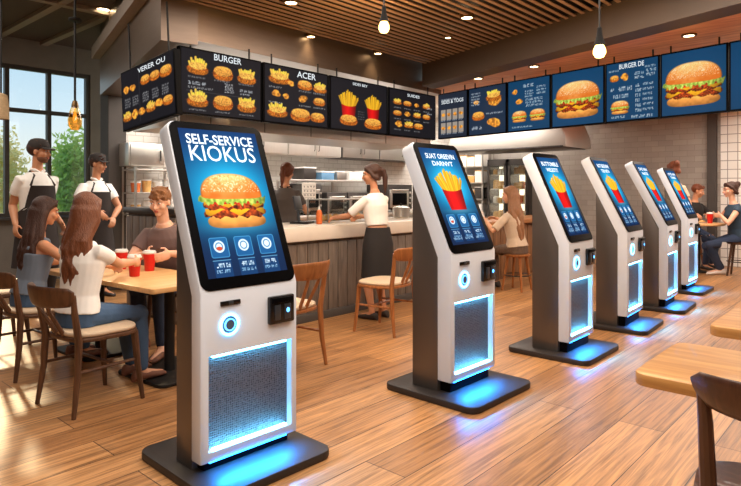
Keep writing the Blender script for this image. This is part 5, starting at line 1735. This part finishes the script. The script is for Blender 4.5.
q = at(503, 8.25); t = thing('napkin_stand', 'small white folded card on the bar top beside the long-haired woman', 'card', (q.x, 4.50, .8655), .3)
MB().prism([(-.05, 0), (.05, 0), (.004, .14), (-.004, .14)], -.07, .07, 'YZX', bev=.001).build('card', M['paper'], t)

# ------------------------------------------------------------------ people
hz = TZ + .02
c2 = CUPS[1]; c3 = CUPS[2]
person('woman in a white T-shirt with long wavy brown hair, seated, holding a red cup', (1.525, 3.81, 0), 10, .89, 'f', .548, lean=4, twist=10, head_yaw=28, head_pitch=10,
       handR=(c2.x + .048, c2.y - .062, TZ + .085), handL=(c2.x - .06, c2.y + .12, TZ + .05), footR=(1.93, 3.80, .026), footL=(1.95, 3.99, .026), palmR=(-.8, .6, 0), curl=.75, seat=.468,
       skin='skin', top='white_shirt', sleeve=.50, hem=-.01, bottom='jeans', shoes='shoe_tan', hair='hair', style='long', vox=.0065, armpole=(.5, -.5, -.9), group='people at the left table')
person('girl in a grey-blue sleeveless top with long dark hair, seated', (1.55, 4.74, 0), 4, .86, 'f', .545, lean=9, twist=-4, head_yaw=-12, head_pitch=14,
       handR=(2.02, 4.48, TZ + .06), handL=(2.02, 4.86, TZ + .06), footR=(1.90, 4.64, .026), footL=(1.90, 4.82, .026), curl=.5, seat=.468,
       skin='skin_tan', top='blue_top', sleeve=0, straps=True, hem=-.01, bottom='jeans', shoes='shoe_tan', hair='hair_dark', style='long', vox=.0065, armpole=(.8, -.4, -.6), group='people at the left table')
person('young man in a mauve T-shirt with short brown hair, leaning over a red cup', (2.66, 4.64, 0), 208, .98, 'm', .545, lean=20, twist=0, head_yaw=8, head_pitch=14,
       handR=(c3.x + .03, c3.y + .10, TZ + .085), handL=(c3.x + .10, c3.y - .075, TZ + .085), footR=(2.30, 4.52, .026), footL=(2.30, 4.20, .026), palmR=(.47, -.88, 0), palmL=(-.47, .88, 0), curl=.3, seat=.468,
       skin='skin_pale', top='mauve_shirt', sleeve=.55, hem=-.01, bottom='jeans_dark', shoes='shoe_tan', hair='hair_light', style='short', vox=.0065, armpole=(1, -.2, -.5), group='people at the left table')
person('bearded server in a white shirt, dark apron and cap, taller of the two standing servers', (2.30, 6.80, 0), -78, 1.03, 'm', .97, head_yaw=34, head_pitch=3,
       skin='skin_tan', top='white_shirt', sleeve=.55, hem=-.11, bottom='black_cloth', shoes='shoe', hair='hair_dark', style='short', vox=.0075, apron=('apron', .5), cap='cap', collar=True, beard=True, group='servers by the window')
q = at(96, 7.25)
person('server in a white shirt, dark apron and cap standing in front of the column', (q.x, q.y, 0), -80, .98, 'm', .92, head_yaw=26, head_pitch=4,
       handR=(q.x - .06, q.y - .26, .98), handL=(q.x + .10, q.y - .27, .90), palmR=(0, 1, 0), palmL=(0, 1, 0), armpole=(1, -.3, -.2),
       skin='skin_tan', top='white_shirt', sleeve=.55, hem=-.11, bottom='black_cloth', shoes='shoe', hair='hair_dark', style='short', vox=.0075, apron=('apron', .5), cap='cap', collar=True, group='servers by the window')
q = at(286, 7.35)
person('cook in a grey uniform with a red-brown ponytail, working behind the counter', (q.x, q.y, 0), 38, .93, 'f', .87, head_yaw=-14, head_pitch=12,
       handR=(q.x + .40, q.y + .02, 1.02), handL=(q.x + .24, q.y + .34, 1.02), armpole=(.5, -.5, -1),
       skin='skin_tan', top='uniform', sleeve=.6, hem=-.11, bottom='black_cloth', shoes='shoe', hair='hair_auburn', style='ponytail', vox=.008, apron=('apron', .5), fr=.0095, group='kitchen staff')
q = at(378, 6.02)
person('woman in a white blouse and dark skirt with a long ponytail, standing at the counter', (q.x, q.y, 0), 88, .885, 'f', .835, lean=6, head_yaw=34, head_pitch=8,
       handL=(q.x - .20, q.y + .50, .985), handR=(q.x + .16, q.y + .46, .985), armpole=(.6, -.5, -.8),
       skin='skin_tan', top='white_shirt', sleeve=.85, hem=.05, skirt=('black_cloth', .42), shoes='shoe', hair='hair_dark', style='ponytail', vox=.008, fr=.0095, group='kitchen staff')
q = at(517, 7.72)
person('woman with very long light brown hair seated at the wooden bar', (q.x, q.y, 0), 84, .96, 'f', .56, lean=8, head_yaw=18, head_pitch=8,
       handL=(q.x - .25, q.y + .42, .90), handR=(q.x + .12, q.y + .44, .90), footR=(q.x + .05, q.y + .34, 0), footL=(q.x - .14, q.y + .32, 0), armpole=(.6, -.5, -.8),
       skin='skin', top='beige', seat=.475, sleeve=.9, hem=-.01, bottom='patterned', shoes='shoe', hair='hair_light', style='verylong', vox=.008, fr=.0095)
stool(q.x, q.y - .0, 'wooden stool under the long-haired woman at the bar', .475)
q = at(738, 9.02)
person('woman in a navy sleeveless top and blue jeans, seated, holding a red cup', (q.x, q.y, 0), 122, 1.0, 'f', .60, lean=8, head_yaw=6, head_pitch=6,
       handL=(pc_.x - .075, pc_.y - .085, .88), handR=(pc_.x + .09, pc_.y + .01, .88), footL=(q.x - .075, q.y + .225, 0), footR=(q.x + .05, q.y + .225, 0), palmL=(.85, .53, 0), palmR=(-.85, -.53, 0), armpole=(1, -.2, -.4), curl=.4, seat=.515,
       skin='skin_pale', top='navy', sleeve=.2, hem=-.01, bottom='jeans_dark', shoes='shoe_white', hair='hair_dark', style='bun', vox=.0075, fr=.0095, group='people at the round table')
stool(q.x, q.y - .02, 'wooden stool under the woman in the navy top', .515, 'chair_walnut')
q = at(692, 10.04)
person('boy in a dark shirt with short auburn hair, seated behind the round table', (q.x, q.y, 0), -112, .92, 'm', .64, lean=6, head_yaw=26, head_pitch=16,
       handL=(q.x - .06, q.y - .28, .85), handR=(q.x - .26, q.y - .14, .85), footL=(q.x + .05, q.y - .28, 0), footR=(q.x - .2, q.y - .24, 0), armpole=(1, -.2, -.3), seat=.555,
       skin='skin_tan', top='black_cloth', sleeve=.6, hem=-.01, bottom='jeans_dark', shoes='shoe', hair='hair_auburn', style='short', vox=.008, fr=.0095, group='people at the round table')
stool(q.x, q.y, 'wooden stool under the boy behind the round table', .555)
q = at(675, 8.95)
person('standing woman with a brown hair bun, hidden behind the last kiosk up to her head', (q.x, q.y, 0), 60, .98, 'f', .92, head_yaw=-20, head_pitch=10,
       skin='skin', top='beige', sleeve=.6, hem=-.11, bottom='jeans_dark', shoes='shoe', hair='hair_auburn', style='bun', vox=.008, fr=.0095)

# ------------------------------------------------------------------ light
def area(name, loc, sx, sy, e, c, rot=(0, 0, 0)):
    l = bpy.data.lights.new(name, 'AREA'); l.shape = 'RECTANGLE'; l.size = sx; l.size_y = sy; l.energy = e; l.color = lin(c)
    o = bpy.data.objects.new(name, l); COL.objects.link(o); o.location = loc; o.rotation_euler = rot
    return o


WARM = (255, 240, 224); NEUT = (255, 246, 236)
area('dining_fill', (1.0, 1.2, 2.84), 2.2, 2.2, 84, WARM)  # added fill: broad unseen area lamps under the ceiling, brightening the dining side
area('dining_fill', (3.6, 1.6, 2.84), 2.0, 2.2, 72, WARM)
area('dining_fill', (3.2, 3.4, 2.84), 3.0, 1.0, 48, WARM)
area('dining_fill', (7.2, 1.6, 2.60), 2.0, 2.4, 85, WARM)
area('dining_fill', (9.8, 1.2, 2.60), 1.8, 2.6, 90, WARM)
area('dining_fill', (.8, 6.2, 3.36), 2.4, 2.4, 70, WARM)
area('dining_fill', (-.8, -.8, 2.84), 2.4, 2.4, 70, WARM)
area('kitchen_fill', (4.6, 6.2, 2.86), 2.2, 1.4, 95, NEUT)  # unseen area lamps added to brighten the kitchen, no fixture modelled
area('kitchen_fill', (7.2, 6.2, 2.86), 2.2, 1.4, 95, NEUT)
area('kitchen_fill', (9.8, 6.2, 2.86), 2.0, 1.6, 110, NEUT)
sun = bpy.data.lights.new('sun', 'SUN'); sun.energy = 2.0; sun.angle = math.radians(3.0); sun.color = lin((255, 224, 176))
so = bpy.data.objects.new('sun', sun); COL.objects.link(so)
dirv = Vector((-.22, -1.0, -.40)).normalized()
so.rotation_euler = dirv.to_track_quat('-Z', 'Y').to_euler(); so.location = (3, 14, 6)

# ------------------------------------------------------------------ sky
wd = bpy.data.worlds.new('sky'); bpy.context.scene.world = wd; wd.use_nodes = True
nt = wd.node_tree; bg = nt.nodes['Background']
tc = nt.nodes.new('ShaderNodeTexCoord'); sp_ = nt.nodes.new('ShaderNodeSeparateXYZ'); cr = nt.nodes.new('ShaderNodeValToRGB')
L(nt, tc.outputs['Generated'], sp_.inputs[0]); L(nt, sp_.outputs['Z'], cr.inputs['Fac'])
cr.color_ramp.elements[0].position = 0.0; cr.color_ramp.elements[0].color = lin((246, 242, 226)) + (1,)
cr.color_ramp.elements[1].position = .30; cr.color_ramp.elements[1].color = lin((142, 194, 226)) + (1,)
e_ = cr.color_ramp.elements.new(.12); e_.color = lin((206, 226, 236)) + (1,)
L(nt, cr.outputs['Color'], bg.inputs['Color']); bg.inputs['Strength'].default_value = 1.25

# ------------------------------------------------------------------ camera
cam = bpy.data.cameras.new('camera'); co = bpy.data.objects.new('camera', cam); COL.objects.link(co)
cam.sensor_width = 36; cam.sensor_fit = 'HORIZONTAL'; cam.lens = FPX / 741 * 36; cam.clip_start = .05
cam.shift_y = -(243 - CY) / 741
co.location = (0, 0, EYE); co.rotation_euler = (PI / 2, 0, math.atan2(FW[1], FW[0]) - PI / 2)
sc = bpy.context.scene; sc.camera = co
sc.view_settings.view_transform = 'Standard'; sc.view_settings.look = 'None'; sc.view_settings.exposure = 0.0
